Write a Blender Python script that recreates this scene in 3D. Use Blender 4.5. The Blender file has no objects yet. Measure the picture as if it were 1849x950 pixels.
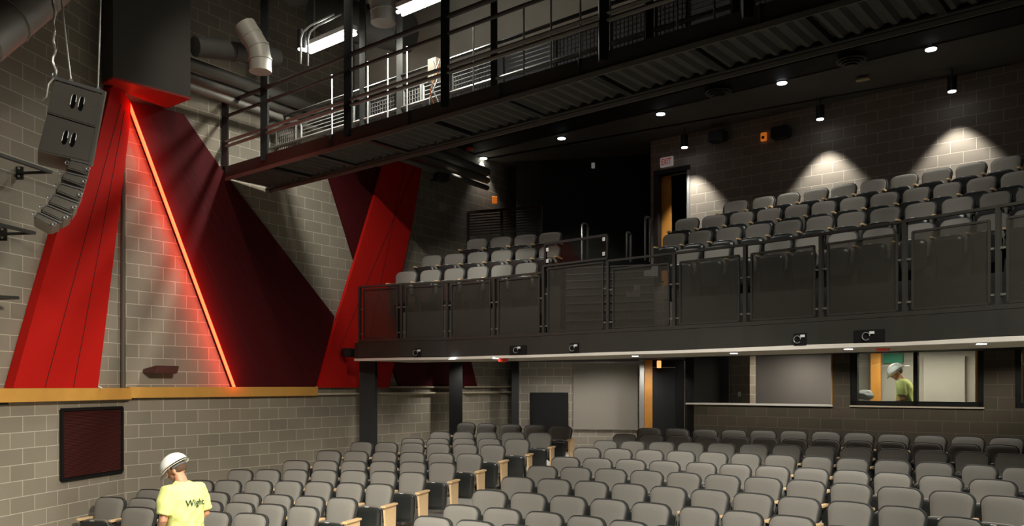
import bpy, bmesh, math, random
import numpy as np
from mathutils import Vector, Matrix, noise
from mathutils.bvhtree import BVHTree
random.seed(7)
S = bpy.context.scene
COL = S.collection
# ---------------------------------------------------------------- camera, world, exposure
F, CX, HY, CH = 1500.0, 924.5, 697.0, 2.5
cam_d = bpy.data.cameras.new('camera'); cam = bpy.data.objects.new('camera', cam_d); COL.objects.link(cam)
cam.location = (0, 0, CH); cam.rotation_euler = (math.radians(90), 0, 0)
cam_d.sensor_width = 36; cam_d.lens = F / 1849 * 36; cam_d.shift_y = (HY - 475) / 1849
cam_d.clip_start = .05; cam_d.clip_end = 200
S.camera = cam
w = bpy.data.worlds.new('world'); S.world = w; w.use_nodes = True
w.node_tree.nodes['Background'].inputs[0].default_value = (.9, .95, 1, 1)
w.node_tree.nodes['Background'].inputs[1].default_value = .004
S.view_settings.view_transform = 'Standard'; S.view_settings.look = 'None'
S.view_settings.gamma = 1; S.view_settings.use_curve_mapping = False
S.view_settings.exposure = 0.0
S.cycles.use_denoising = True
S.cycles.max_bounces = 6; S.cycles.transparent_max_bounces = 16
S.cycles.sample_clamp_indirect = 4

def W(x, y, d):
    return Vector(((x - CX) / F * d, d, CH + (HY - y) / F * d))
def XY(x, d):
    return Vector(((x - CX) / F * d, d))
def dl(K, x, V=-900.0):
    return K / (x - V)
def hz(y, d):            # height above the floor datum at pixel row y and depth d
    return CH + (HY - y) / F * d

def light(name, kind, loc, power, color=(1, .93, .82), target=None, **kw):
    l = bpy.data.lights.new(name, kind); o = bpy.data.objects.new(name, l); COL.objects.link(o)
    o.location = loc; l.energy = power; l.color = color
    for k, v in kw.items(): setattr(l, k, v)
    if target is not None:
        o.rotation_euler = (Vector(target) - Vector(loc)).to_track_quat('-Z', 'Y').to_euler()
    return o
WARM = (1, .90, .74); NEUT = (1, .96, .88); COOL = (.86, .93, 1)
# house work lights hung over the stage and front seats
light('house_light', 'SPOT', (-.2, 3.6, CH + 4.6), 2500, (1, .95, .86), (.4, 11.4, -.4), spot_size=math.radians(58), spot_blend=.6, shadow_soft_size=.5)
light('house_light', 'SPOT', (4.2, 3.2, CH + 4.6), 2100, (1, .95, .86), (4.6, 10.0, -.4), spot_size=math.radians(56), spot_blend=.6, shadow_soft_size=.5)
light('house_light', 'SPOT', (-2.0, 5.4, CH + 4.6), 1000, (1, .97, .9), (-3.2, 9.8, 0), spot_size=math.radians(58), spot_blend=.8, shadow_soft_size=.4)
for x_, p_, tx_, td_ in ((700, 150, 860, 17.6), (860, 130, 985, 16.8), (1160, 110, 1270, 15.0), (1340, 120, 1430, 14.0), (1520, 120, 1600, 13.2), (1720, 120, 1800, 12.2)):  # added spots without fixtures, brighten the balcony seat fronts
    q_ = XY(x_, 20700 / (x_ + 900)); t_ = XY(tx_, td_)
    light('balcony_seat_fill', 'SPOT', (q_.x, q_.y, CH + 3.42), p_ * 1.5, (1, .97, .9), (t_.x, t_.y, CH + 2.0), spot_size=math.radians(38), spot_blend=.6, shadow_soft_size=.08)
light('speaker_fill', 'SPOT', (-1.5, 2.0, CH + 3.6), 420, (1, .95, .86), tuple(W(125, 285, 8.8)), spot_size=math.radians(24), spot_blend=.7, shadow_soft_size=.1)  # unseen spot added to brighten the hanging loudspeakers
light('side_wall_light', 'SPOT', (.4, 4.6, CH + 2.6), 2500, (1, .93, .80), (-5.0, 11.6, CH - 3.2), spot_size=math.radians(70), spot_blend=.9, shadow_soft_size=.3)
light('high_wall_fill', 'SPOT', (-2.0, 9.2, CH + 7.4), 330, (1, .93, .80), (-4.7, 14.1, CH + 3.3), spot_size=math.radians(40), spot_blend=.7, shadow_soft_size=.12)  # added spot, gives the wall patch that the strip lights cast

# ---------------------------------------------------------------- materials
MATS = {}
def mat(name, col, rough=.6, metal=0, var=.0, scale=6, emit=None, es=0, alpha=1, bump=0, spec=.5, tint=None):
    if name in MATS: return MATS[name]
    m = bpy.data.materials.new(name); m.use_nodes = True; MATS[name] = m
    nt = m.node_tree; b = nt.nodes['Principled BSDF']
    b.inputs['Base Color'].default_value = (*col, 1); b.inputs['Roughness'].default_value = rough
    b.inputs['Metallic'].default_value = metal; b.inputs['Alpha'].default_value = alpha
    b.inputs['Specular IOR Level'].default_value = spec
    if emit: b.inputs['Emission Color'].default_value = (*emit, 1); b.inputs['Emission Strength'].default_value = es
    tc = nt.nodes.new('ShaderNodeTexCoord'); n = nt.nodes.new('ShaderNodeTexNoise')
    n.inputs['Scale'].default_value = scale; n.inputs['Detail'].default_value = 4
    nt.links.new(tc.outputs['Object'], n.inputs['Vector'])
    if var:
        mx = nt.nodes.new('ShaderNodeMix'); mx.data_type = 'RGBA'
        nt.links.new(n.outputs[0], mx.inputs[0])
        c2 = tint or col
        mx.inputs[6].default_value = (*[c * (1 - var) for c in col], 1); mx.inputs[7].default_value = (*[min(1, c * (1 + var)) for c in c2], 1)
        nt.links.new(mx.outputs[2], b.inputs['Base Color'])
    if bump:
        bp = nt.nodes.new('ShaderNodeBump'); bp.inputs['Strength'].default_value = bump; bp.inputs['Distance'].default_value = .01
        nt.links.new(n.outputs[0], bp.inputs['Height']); nt.links.new(bp.outputs[0], b.inputs['Normal'])
    return m
def cmu(name, c1, c2, mortar, u0=0, v0=0):
    m = bpy.data.materials.new(name); m.use_nodes = True; MATS[name] = m
    nt = m.node_tree; L = nt.links; b = nt.nodes['Principled BSDF']; b.inputs['Roughness'].default_value = .85
    uv = nt.nodes.new('ShaderNodeUVMap'); uv.uv_map = 'uv'
    mp = nt.nodes.new('ShaderNodeMapping'); mp.inputs['Location'].default_value = (u0, v0, 0)
    L.new(uv.outputs[0], mp.inputs[0])
    br = nt.nodes.new('ShaderNodeTexBrick'); br.offset = .5; br.squash = 1
    br.inputs['Scale'].default_value = 1; br.inputs['Brick Width'].default_value = .4064; br.inputs['Row Height'].default_value = .2032
    br.inputs['Mortar Size'].default_value = .0055; br.inputs['Mortar Smooth'].default_value = .25; br.inputs['Bias'].default_value = 0
    br.inputs['Color1'].default_value = (*c1, 1); br.inputs['Color2'].default_value = (*c2, 1); br.inputs['Mortar'].default_value = (*mortar, 1)
    L.new(mp.outputs[0], br.inputs['Vector'])
    n = nt.nodes.new('ShaderNodeTexNoise'); n.inputs['Scale'].default_value = 90; n.inputs['Detail'].default_value = 3
    L.new(mp.outputs[0], n.inputs['Vector'])
    n2 = nt.nodes.new('ShaderNodeTexNoise'); n2.inputs['Scale'].default_value = 1.3; L.new(mp.outputs[0], n2.inputs['Vector'])
    hv = nt.nodes.new('ShaderNodeHueSaturation')
    ma = nt.nodes.new('ShaderNodeMath'); ma.operation = 'MULTIPLY_ADD'; ma.inputs[1].default_value = .35; ma.inputs[2].default_value = .82
    mb = nt.nodes.new('ShaderNodeMath'); mb.operation = 'MULTIPLY_ADD'; mb.inputs[1].default_value = .25; mb.inputs[2].default_value = 0
    L.new(n2.outputs[0], mb.inputs[0]); L.new(n.outputs[0], ma.inputs[0])
    ad = nt.nodes.new('ShaderNodeMath'); ad.operation = 'ADD'; L.new(ma.outputs[0], ad.inputs[0]); L.new(mb.outputs[0], ad.inputs[1])
    sb = nt.nodes.new('ShaderNodeMath'); sb.operation = 'SUBTRACT'; sb.inputs[1].default_value = .12; L.new(ad.outputs[0], sb.inputs[0])
    L.new(sb.outputs[0], hv.inputs['Value']); L.new(br.outputs['Color'], hv.inputs['Color']); L.new(hv.outputs[0], b.inputs['Base Color'])
    bp = nt.nodes.new('ShaderNodeBump'); bp.inputs['Strength'].default_value = .35; bp.inputs['Distance'].default_value = .006; bp.invert = True
    L.new(br.outputs['Fac'], bp.inputs['Height']); L.new(bp.outputs[0], b.inputs['Normal'])
    return m
# v phase: a mortar line lies at CH-.5875
VP = -(CH - .5875) % .2032
CMU_L = cmu('cmu_side', (.252, .220, .168), (.308, .268, .205), (.56, .51, .41), .05, VP)
CMU_R = cmu('cmu_rear', (.235, .205, .165), (.275, .24, .195), (.50, .45, .37), .1, VP)
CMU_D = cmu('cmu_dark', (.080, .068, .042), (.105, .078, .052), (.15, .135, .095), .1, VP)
BLACK = mat('black_paint', (.006, .006, .006), .7, var=.2, spec=.25)
BLACKM = mat('black_steel', (.022, .022, .022), .42, .2, var=.2)
CHAR = mat('charcoal_steel', (.036, .035, .030), .5, .1, var=.15)
DECK = mat('deck_steel', (.055, .052, .045), .6, .1, var=.2)
FASC = mat('fascia_board', (.026, .026, .021), .6, var=.35, scale=2.5)
WHITE = mat('white_plaster', (.78, .74, .66), .7, var=.08)
CREAM = mat('cream_soffit', (.42, .38, .30), .75, var=.1)
GREYW = mat('grey_wall', (.60, .58, .50), .8, var=.12, scale=1.5)
BOXG = mat('gypsum_dark', (.085, .078, .07), .85, var=.15, scale=1)
MAPLE = mat('maple', (.80, .56, .30), .4, var=.12, scale=9)
LEDGE = mat('ledge_maple', (.66, .34, .07), .45, var=.12, scale=5)
PALEW = mat('pale_wood', (.62, .54, .40), .5, var=.1)
DOORW = mat('door_oak', (.62, .27, .05), .45, var=.25, scale=5)
FABRIC = mat('seat_fabric', (.215, .205, .180), .9, var=.14, scale=120, bump=.15, spec=.2)
PIPING = mat('seat_piping', (.035, .036, .034), .6)
SHELL = mat('seat_shell', (.022, .024, .023), .27, var=.15)
TAG = mat('seat_tag', (.85, .85, .82), .3, .2)
CONC = mat('concrete', (.62, .60, .54), .8, var=.12, scale=3)
CARPET = mat('dark_carpet', (.035, .033, .030), .95, var=.3, scale=60)
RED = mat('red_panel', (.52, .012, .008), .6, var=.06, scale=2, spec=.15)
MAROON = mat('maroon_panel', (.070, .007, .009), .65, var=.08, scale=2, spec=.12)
SEAM = mat('panel_seam', (.05, .004, .004), .8)
DUCT = mat('duct_cream', (.40, .38, .33), .5, .1, var=.12)
DUCTD = mat('duct_dark', (.08, .078, .07), .6, var=.2)
GALV = mat('galvanised', (.55, .55, .53), .35, .6, var=.1)
WIRE = mat('steel_rope', (.6, .57, .5), .35, .5)
SPK = mat('speaker_paint', (.22, .20, .165), .55, var=.12, scale=40)
ACOU = mat('acoustic_fabric', (.26, .235, .20), .95, var=.08, scale=50)
ACOUD = mat('acoustic_dark', (.085, .085, .09), .95, var=.1)
GLOW = mat('lamp_glow', (1, 1, 1), .5, emit=(.90, .95, 1), es=9)
GLOWF = mat('tube_glow', (1, 1, 1), .5, emit=(1, 1, .94), es=11)
REDPL = mat('red_plastic', (.80, .06, .03), .35)
ORANGE = mat('amber_lens', (.75, .2, .03), .4, emit=(1, .25, .03), es=.35)
WPL = mat('white_plastic', (.80, .80, .77), .4)
LOUV = mat('louvre_paint', (.10, .022, .018), .5, .1)
PERF = mat('perforated_sheet', (.040, .038, .028), .6, .1, var=.06, scale=2, alpha=.5)
GLASSR = bpy.data.materials.new('booth_glass'); GLASSR.use_nodes = True
_n = GLASSR.node_tree; _n.nodes.clear(); _o = _n.nodes.new('ShaderNodeOutputMaterial'); _m = _n.nodes.new('ShaderNodeMixShader')
_t = _n.nodes.new('ShaderNodeBsdfTransparent'); _g = _n.nodes.new('ShaderNodeBsdfGlossy'); _g.inputs['Roughness'].default_value = 0
_t.inputs[0].default_value = (.8, .84, .82, 1); _m.inputs[0].default_value = .14
_n.links.new(_t.outputs[0], _m.inputs[1]); _n.links.new(_g.outputs[0], _m.inputs[2]); _n.links.new(_m.outputs[0], _o.inputs[0])
GUARD = bpy.data.materials.new('guard_glass'); GUARD.use_nodes = True
_n = GUARD.node_tree; _n.nodes.clear(); _o = _n.nodes.new('ShaderNodeOutputMaterial'); _m = _n.nodes.new('ShaderNodeMixShader')
_t = _n.nodes.new('ShaderNodeBsdfTransparent'); _g = _n.nodes.new('ShaderNodeBsdfGlossy'); _g.inputs['Roughness'].default_value = .02
_t.inputs[0].default_value = (.85, .88, .86, 1); _m.inputs[0].default_value = .03
_n.links.new(_t.outputs[0], _m.inputs[1]); _n.links.new(_g.outputs[0], _m.inputs[2]); _n.links.new(_m.outputs[0], _o.inputs[0])

# ---------------------------------------------------------------- mesh helpers
def tag(o, label=None, cat=None, group=None, kind=None):
    if label: o['label'] = label
    if cat: o['category'] = cat
    if group: o['group'] = group
    if kind: o['kind'] = kind
    return o
def obj(name, bm, m, parent=None, smooth=False, label=None, cat=None, group=None, kind=None, recalc=True):
    if recalc: bmesh.ops.recalc_face_normals(bm, faces=bm.faces)
    me = bpy.data.meshes.new(name); bm.to_mesh(me); bm.free()
    for mm in (m if isinstance(m, (list, tuple)) else [m]): me.materials.append(mm)
    if smooth:
        me.polygons.foreach_set('use_smooth', [True] * len(me.polygons))
        if smooth != 'all': me.set_sharp_from_angle(angle=math.radians(40))
    o = bpy.data.objects.new(name, me); COL.objects.link(o)
    if parent is not None: o.parent = parent
    return tag(o, label, cat, group, kind)
def empty(name, loc, rz=0, **kw):
    o = bpy.data.objects.new(name, None); COL.objects.link(o); o.location = loc; o.rotation_euler = (0, 0, rz); o.empty_display_size = .1
    return tag(o, **kw)
def B(): return bmesh.new()
def hexa(bm, pts, mi=0):
    v = [bm.verts.new(p) for p in pts]   # 0-3 bottom loop, 4-7 top loop
    for f in ((0, 3, 2, 1), (4, 5, 6, 7), (0, 1, 5, 4), (1, 2, 6, 5), (2, 3, 7, 6), (3, 0, 4, 7)):
        bm.faces.new([v[i] for i in f]).material_index = mi
def box(bm, c, s, rz=0, mi=0, M=None):
    hx, hy, h = s[0] / 2, s[1] / 2, s[2] / 2
    R = M if M is not None else Matrix.Rotation(rz, 3, 'Z')
    P = [Vector((sx * hx, sy * hy, sz * h)) for sz in (-1, 1) for sx, sy in ((-1, -1), (1, -1), (1, 1), (-1, 1))]
    hexa(bm, [R @ p + Vector(c) for p in P], mi)
def bar(bm, a, b, wd, ht=None, mi=0, up=(0, 0, 1)):
    a, b = Vector(a), Vector(b); ht = ht or wd; d = (b - a).normalized(); up = Vector(up)
    if abs(d.dot(up)) > .98: up = Vector((0, 1, 0))
    s = d.cross(up).normalized() * wd / 2; u = s.cross(d).normalized() * ht / 2
    hexa(bm, [a - s - u, a + s - u, a + s + u, a - s + u, b - s - u, b + s - u, b + s + u, b - s + u], mi)
def tube(bm, pts, r, n=8, cap=True, rs=None, mi=0):
    pts = [Vector(p) for p in pts]; rings = []; prev = None
    for i, p in enumerate(pts):
        t = (pts[min(i + 1, len(pts) - 1)] - pts[max(i - 1, 0)]).normalized()
        if prev is None:
            a = Vector((0, 0, 1)) if abs(t.z) < .9 else Vector((1, 0, 0)); u = t.cross(a).normalized()
        else: u = (prev - t * prev.dot(t)).normalized()
        prev = u; v = t.cross(u); rr = rs[i] if rs else r
        rings.append([bm.verts.new(p + (u * math.cos(2 * math.pi * k / n) + v * math.sin(2 * math.pi * k / n)) * rr) for k in range(n)])
    for a, b in zip(rings, rings[1:]):
        for k in range(n): bm.faces.new((a[k], a[(k + 1) % n], b[(k + 1) % n], b[k])).material_index = mi
    if cap:
        bm.faces.new(rings[0][::-1]).material_index = mi; bm.faces.new(rings[-1]).material_index = mi
def prism(bm, poly, z0, z1, mi=0):
    a = [bm.verts.new((p[0], p[1], z0)) for p in poly]; b = [bm.verts.new((p[0], p[1], z1)) for p in poly]
    n = len(poly); bm.faces.new(a[::-1]).material_index = mi; bm.faces.new(b).material_index = mi
    for i in range(n): bm.faces.new((a[i], a[(i + 1) % n], b[(i + 1) % n], b[i])).material_index = mi
def slab(bm, pts, off, mi=0):       # planar loop extruded by a vector
    off = Vector(off); a = [bm.verts.new(p) for p in pts]; b = [bm.verts.new(Vector(p) + off) for p in pts]
    n = len(pts); bm.faces.new(a[::-1]).material_index = mi; bm.faces.new(b).material_index = mi
    for i in range(n): bm.faces.new((a[i], a[(i + 1) % n], b[(i + 1) % n], b[i])).material_index = mi
def wall(name, p0, p1, z0, z1, th, m, holes=(), u0=0.0, parent=None, kind='structure'):
    # p0,p1 plan points of the room face; thickness goes to the left of p0->p1 seen from above; holes (ua,ub,za,zb)
    p0, p1 = Vector(p0[:2]), Vector(p1[:2]); L = (p1 - p0).length; u = (p1 - p0) / L; n = Vector((-u.y, u.x)) * th
    us = sorted({0.0, L, *[min(max(h[i], 0), L) for h in holes for i in (0, 1)]}); zs = sorted({z0, z1, *[h[i] for h in holes for i in (2, 3)]})
    solid = lambda i, j: (0 <= i < len(us) - 1 and 0 <= j < len(zs) - 1 and not any(h[0] <= (us[i] + us[i + 1]) / 2 <= h[1] and h[2] <= (zs[j] + zs[j + 1]) / 2 <= h[3] for h in holes))
    bm = B(); uvl = bm.loops.layers.uv.new('uv')
    def quad(P, UV):
        f = bm.faces.new([bm.verts.new(p) for p in P])
        for l, q in zip(f.loops, UV): l[uvl].uv = (q[0] + u0, q[1])
    def pt(a, z, back=False):
        q = p0 + u * a + (n if back else Vector((0, 0))); return (q.x, q.y, z)
    for i in range(len(us) - 1):
        for j in range(len(zs) - 1):
            if not solid(i, j): continue
            a, b, c, d = us[i], us[i + 1], zs[j], zs[j + 1]
            quad([pt(a, c), pt(b, c), pt(b, d), pt(a, d)], [(a, c), (b, c), (b, d), (a, d)])
            quad([pt(b, c, 1), pt(a, c, 1), pt(a, d, 1), pt(b, d, 1)], [(b, c), (a, c), (a, d), (b, d)])
            if not solid(i - 1, j): quad([pt(a, c, 1), pt(a, c), pt(a, d), pt(a, d, 1)], [(a - th, c), (a, c), (a, d), (a - th, d)])
            if not solid(i + 1, j): quad([pt(b, c), pt(b, c, 1), pt(b, d, 1), pt(b, d)], [(b, c), (b + th, c), (b + th, d), (b, d)])
            if not solid(i, j - 1): quad([pt(a, c, 1), pt(b, c, 1), pt(b, c), pt(a, c)], [(a, c - th), (b, c - th), (b, c), (a, c)])
            if not solid(i, j + 1): quad([pt(a, d), pt(b, d), pt(b, d, 1), pt(a, d, 1)], [(a, d), (b, d), (b, d + th), (a, d + th)])
    bmesh.ops.remove_doubles(bm, verts=bm.verts, dist=1e-5)
    return obj(name, bm, m, parent, kind=kind, recalc=False)
def uof(p0, q): return (Vector(q[:2]) - Vector(p0[:2])).length

# ---------------------------------------------------------------- setting
KL2, VL2 = 21818.0, 1975.0
def dL2(x): return KL2 / (VL2 - x)
KL1, VL1 = 12360.0, 1216.0
def dL1(x): return KL1 / (VL1 - x)
def dLW(x): return dL1(x) if x < 224 else dL2(x)
def nrm(p, q):   # unit plan normal to the left of p->q
    d = (Vector(q) - Vector(p)).normalized(); return Vector((-d.y, d.x))
LA, LB_, LC = XY(-260, dL1(-260)), XY(224, dL2(224)), XY(932, dL2(932))
ROOF = CH + 8.3
wall('wall_left', LA, LB_, -.2, ROOF, .3, CMU_L)
wall('wall_left_rear', LB_, LC, -.2, ROOF, .3, CMU_L, u0=.12)
RA, RB = XY(932, 20.05), XY(1300, 19.2)
wall('wall_rear_aisle', RA, RB, .3, CH + 1.0, .3, CMU_R)
wall('wall_rear_aisle_upper', RA, RB, CH + 1.0, ROOF, .3, mat('wall_black', (.008, .009, .009), .8, var=.2))
wall('wall_corner', LC, RA, .3, ROOF, .2, BLACK)
KB, KU = 36300.0, 38200.0
BA, BB = XY(1237, dl(KB, 1237)), XY(2250, dl(KB, 2250))
ub = lambda x: uof(BA, XY(x, dl(KB, x)))
zb = lambda x, y: hz(y, dl(KB, x))
SILL = CH - .355
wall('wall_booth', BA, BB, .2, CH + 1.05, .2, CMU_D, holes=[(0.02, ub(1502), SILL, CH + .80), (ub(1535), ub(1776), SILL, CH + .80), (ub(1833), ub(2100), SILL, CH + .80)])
UA, UB = XY(1175, dl(KU, 1175)), XY(2250, dl(KU, 2250))
uu = lambda x: uof(UA, XY(x, dl(KU, x)))
wall('wall_balcony_rear', UA, UB, CH + .9, CH + 5.6, .25, CMU_R, holes=[(uu(1187), uu(1243), CH + 2.2, hz(312, dl(KU, 1215)))])
# return walls: booth side, passage beside the booth, upper corner
nB = nrm(BA, BB)
wall('wall_booth_side', XY(1237, dl(KB, 1237)) + nB * 3.0, BA, .2, CH + 1.05, .2, BLACK)
wall('wall_upper_return', XY(1175, 19.4), UA, CH + .9, CH + 5.6, .2, mat('dark_grey_wall', (.014, .014, .013), .8, var=.2))
# booth interior
KI = KB + 2362 * 2.6
IA, IB = XY(1150, dl(KI, 1150)), XY(2250, dl(KI, 2250))
wall('wall_booth_rear', IA, IB, .9, CH + 1.05, .2, mat('booth_plaster', (.46, .43, .38), .8, var=.06))
bm = B(); prism(bm, [BA + nB * .2, BB + nB * .2, IB, XY(1237, dl(KI, 1237))], .95, 1.10); obj('floor_booth', bm, CARPET, kind='structure')
# big floor plan: outside stage walls and roof
wall('wall_stage', (-9.5, -7), (16, -7), -.2, ROOF, .3, mat('stage_wall', (.16, .16, .17), .8, var=.1)).scale = (1, 1, 1)
wall('wall_stage_left', (-9.5, -7), (LA.x, LA.y), -.2, ROOF, .3, BOXG)
wall('wall_right', (BB.x, BB.y), (16, -7), -.2, ROOF, .3, BOXG)
bm = B(); prism(bm, [(-10, -7.5), (17, -7.5), (17, 22), (-10, 22)], ROOF, ROOF + .2); obj('ceiling', bm, mat('roof_deck', (.06, .058, .052), .8, var=.2), kind='structure')
# ceiling over the balcony, its front edge beam and the bulkhead that rises from it
KF = 34200.0
cz = CH + 5.42
bm = B(); prism(bm, [XY(640, dl(KF, 640)), XY(2300, dl(KF, 2300)), XY(2300, dl(KU + 900, 2300)), XY(1175, 19.6), XY(640, 22)], cz, cz + .15); obj('ceiling_balcony', bm, mat('ceiling_dark', (.075, .072, .062), .85, var=.2, scale=1.5), kind='structure')
bm = B(); prism(bm, [XY(560, dl(KF - 1500, 560)), XY(2300, dl(KF - 1500, 2300)), XY(2300, dl(KF, 2300)), XY(560, dl(KF, 560))], cz + .02, cz + .34); obj('trim_beam', bm, BLACK, kind='structure')
wall('wall_bulkhead', XY(560, dl(KF, 560)), XY(2300, dl(KF, 2300)), cz + .15, CH + 7.0, .15, mat('bulkhead_board', (.075, .08, .088), .7, var=.15, scale=1.2))
wall('wall_bulkhead_band', XY(560, dl(KF - 200, 560)), XY(2300, dl(KF - 200, 2300)), CH + 6.95, ROOF, .15, GREYW)

KC = 24500.0
wall('wall_catwalk', XY(640, dl(KC, 640)), XY(2300, dl(KC, 2300)), CH + 4.22, CH + 5.40, .15, mat('catwalk_board', (.15, .16, .18), .7, var=.12, scale=1.2))
wall('wall_catwalk_gap', XY(640, dl(KC + 150, 640)), XY(2300, dl(KC + 150, 2300)), CH + 5.38, CH + 5.50, .1, BLACK)
wall('wall_catwalk_band', XY(640, dl(KC - 60, 640)), XY(2300, dl(KC - 60, 2300)), CH + 5.48, ROOF, .17, GREYW)
# ---------------------------------------------------------------- seat rows on the main floor: pixel centres of the back tops
ROWS = {
 0: ([842, 879, 922, 966, 1012], [(770), (770), (770.5), (771), (772)], [1172, 1222, 1273, 1325, 1378, 1433, 1492, 1551, 1614, 1680, 1748, 1818], [776, 777, 778, 779.8, 780.5, 781, 782.4, 784, 786, 788, 789.8, 792.3]),
 1: ([795, 837, 879, 927, 975], [781, 779.5, 780, 780.5, 781.6], [1128, 1176, 1226, 1277, 1330, 1383, 1435, 1492, 1551, 1610, 1673, 1741, 1809], [786, 786, 787, 789, 790, 791.6, 793, 795, 797, 800, 802, 804.5, 807]),
 2: ([745, 791, 838, 884, 934], [791.6, 792, 793, 794, 795], [1094, 1143, 1195, 1247.5, 1303, 1361.6, 1421, 1481, 1546, 1614, 1682, 1756, 1829], [798, 798, 799.6, 802, 803.8, 805.6, 807.8, 810.8, 812.6, 815.6, 819, 822, 826]),
 3: ([653, 698, 745, 792, 841, 890], [801, 801.5, 804, 805.6, 807, 808], [1060, 1116, 1173, 1230, 1288, 1347, 1409.5, 1476, 1540, 1612, 1687.7, 1769, 1844], [811, 813, 814.7, 817, 821, 823, 825.5, 829, 833, 836.5, 841, 845, 849.5]),
 4: ([594, 643, 695, 745, 797, 848], [815, 817.6, 818.6, 820.6, 822, 825], [1021, 1079, 1139, 1200, 1266, 1328, 1395, 1465, 1537, 1612, 1699, 1793], [827, 829.5, 832, 836, 839.5, 843, 846, 850.5, 854.5, 860, 865, 871]),
 5: ([534.6, 588, 639, 692, 746, 799], [831, 833.4, 835, 837, 839, 841.6], [979.5, 1040, 1103, 1168, 1235, 1304.5, 1378, 1455.5, 1536.6, 1625, 1719, 1815], [844, 847, 850.5, 854, 858, 862.7, 868, 874.5, 880, 886.7, 893.7, 901]),
 6: ([434, 484, 534, 586, 639.5, 693, 745], [846.5, 849, 851, 853, 854.5, 856, 858.6], [934.5, 1000.7, 1068, 1136, 1207, 1282, 1360, 1443, 1535, 1629, 1734, 1830], [864, 867.8, 872, 877, 882.5, 890, 896, 904, 911, 920.5, 928.7, 939]),
 7: ([362, 412, 467, 521.6, 576, 632.5, 686], [865, 867.5, 870, 872.3, 874, 876.5, 879], [884.7, 954.7, 1026.5, 1100, 1175.7, 1262, 1341, 1430, 1531, 1636, 1745], [887, 892, 897.6, 904, 910.5, 920.6, 928.7, 937, 946, 956, 967]),
 8: ([273, 331, 388, 445, 502, 560, 618], [884, 887, 890, 892.6, 895.5, 898, 900.5], [834, 907, 983, 1059, 1135, 1215, 1300], [914, 920, 928, 935, 945, 953, 963]),
 9: ([200, 259, 317, 375, 433, 490, 548], [900.5, 904.5, 907, 909.6, 912.5, 916, 920], [782, 858, 937], [937.5, 946, 955]),
 10: ([252, 319, 387, 453], [925, 929, 933, 937], []), }
SEATS = []   # (block, row, k, x, y, D)
pts = []
for n, t in ROWS.items():
    lx, ly, rx = t[0], t[1], t[2]; ry = t[3] if len(t) > 3 else []
    deg = 3 if len(rx) > 6 else 1 if not rx else 2
    c = np.polyfit(np.array(lx + rx) / 1000, np.array(ly + ry), deg)
    D = .82 + .083 * n if n else .85
    for blk, xs in (('side', lx), ('centre', rx)):
        for k, x in enumerate(xs):
            y = float(np.polyval(c, x / 1000)); d = F * D / (y - HY)
            if blk == 'centre' and n == 0: d = min(d, KB / (x + 900) - .36)
            P = W(x, y, d); SEATS.append([blk, n, k, P, len(xs)]); pts.append((P.x, P.y, P.z - .86))
pa = np.array(pts)
A = np.c_[np.ones(len(pa)), pa[:, 0], pa[:, 1], pa[:, 0] ** 2, pa[:, 0] * pa[:, 1], pa[:, 1] ** 2]
fc, *_ = np.linalg.lstsq(A, pa[:, 2], rcond=None)
def floor_z(X, Y):
    z = float(np.dot(fc, [1, X, Y, X * X, X * Y, Y * Y])); return max(0.0, min(z, .87))
# orchestra floor: a sloping sheet with thickness
bm = B(); g = {}
xs_ = [(-8 + .6 * i) for i in range(37)]; ys_ = [(-7 + .6 * j) for j in range(51)]
for i, X in enumerate(xs_):
    for j, Y in enumerate(ys_):
        z = floor_z(X, Y) if Y > 8 else 0.0
        g[i, j] = bm.verts.new((X, Y, z))
for i in range(len(xs_) - 1):
    for j in range(len(ys_) - 1):
        bm.faces.new((g[i, j], g[i + 1, j], g[i + 1, j + 1], g[i, j + 1]))
flo = obj('floor', bm, CONC, smooth='all', kind='structure')
FB = BVHTree.FromPolygons([v.co.copy() for v in flo.data.vertices], [list(p.vertices) for p in flo.data.polygons])
def gz(X, Y):
    h = FB.ray_cast(Vector((X, Y, 5)), Vector((0, 0, -1)))[0]
    return h.z if h else 0.0

# ---------------------------------------------------------------- theatre chair
def rounded(w0, w1, h, r, crown=.02, n=7):
    # outline in (x,z): bottom width w0, top width w1, height h, corner radius r
    P = []
    for cx, cz_, a0, ww in ((-1, 0, math.pi, w0), (1, 0, 1.5 * math.pi, w0), (1, 1, 0, w1), (-1, 1, .5 * math.pi, w1)):
        rr = r if cz_ else r * .6
        for i in range(n):
            a = a0 + i / (n - 1) * math.pi / 2
            x = cx * (ww / 2 - rr) + rr * math.cos(a); z = (h - rr if cz_ else rr) + rr * math.sin(a)
            P.append((x, z))
    out = []
    for i, (x, z) in enumerate(P):
        out.append((x, z + (crown * (1 - (2 * x / w1) ** 2) if z > h * .5 else 0)))
        nx = P[(i + 1) % len(P)]
        if abs(nx[0] - x) > .15 and z > h * .5:
            for q in (.25, .5, .75):
                xx = x + (nx[0] - x) * q; out.append((xx, z + crown * (1 - (2 * xx / w1) ** 2)))
    return out
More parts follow.
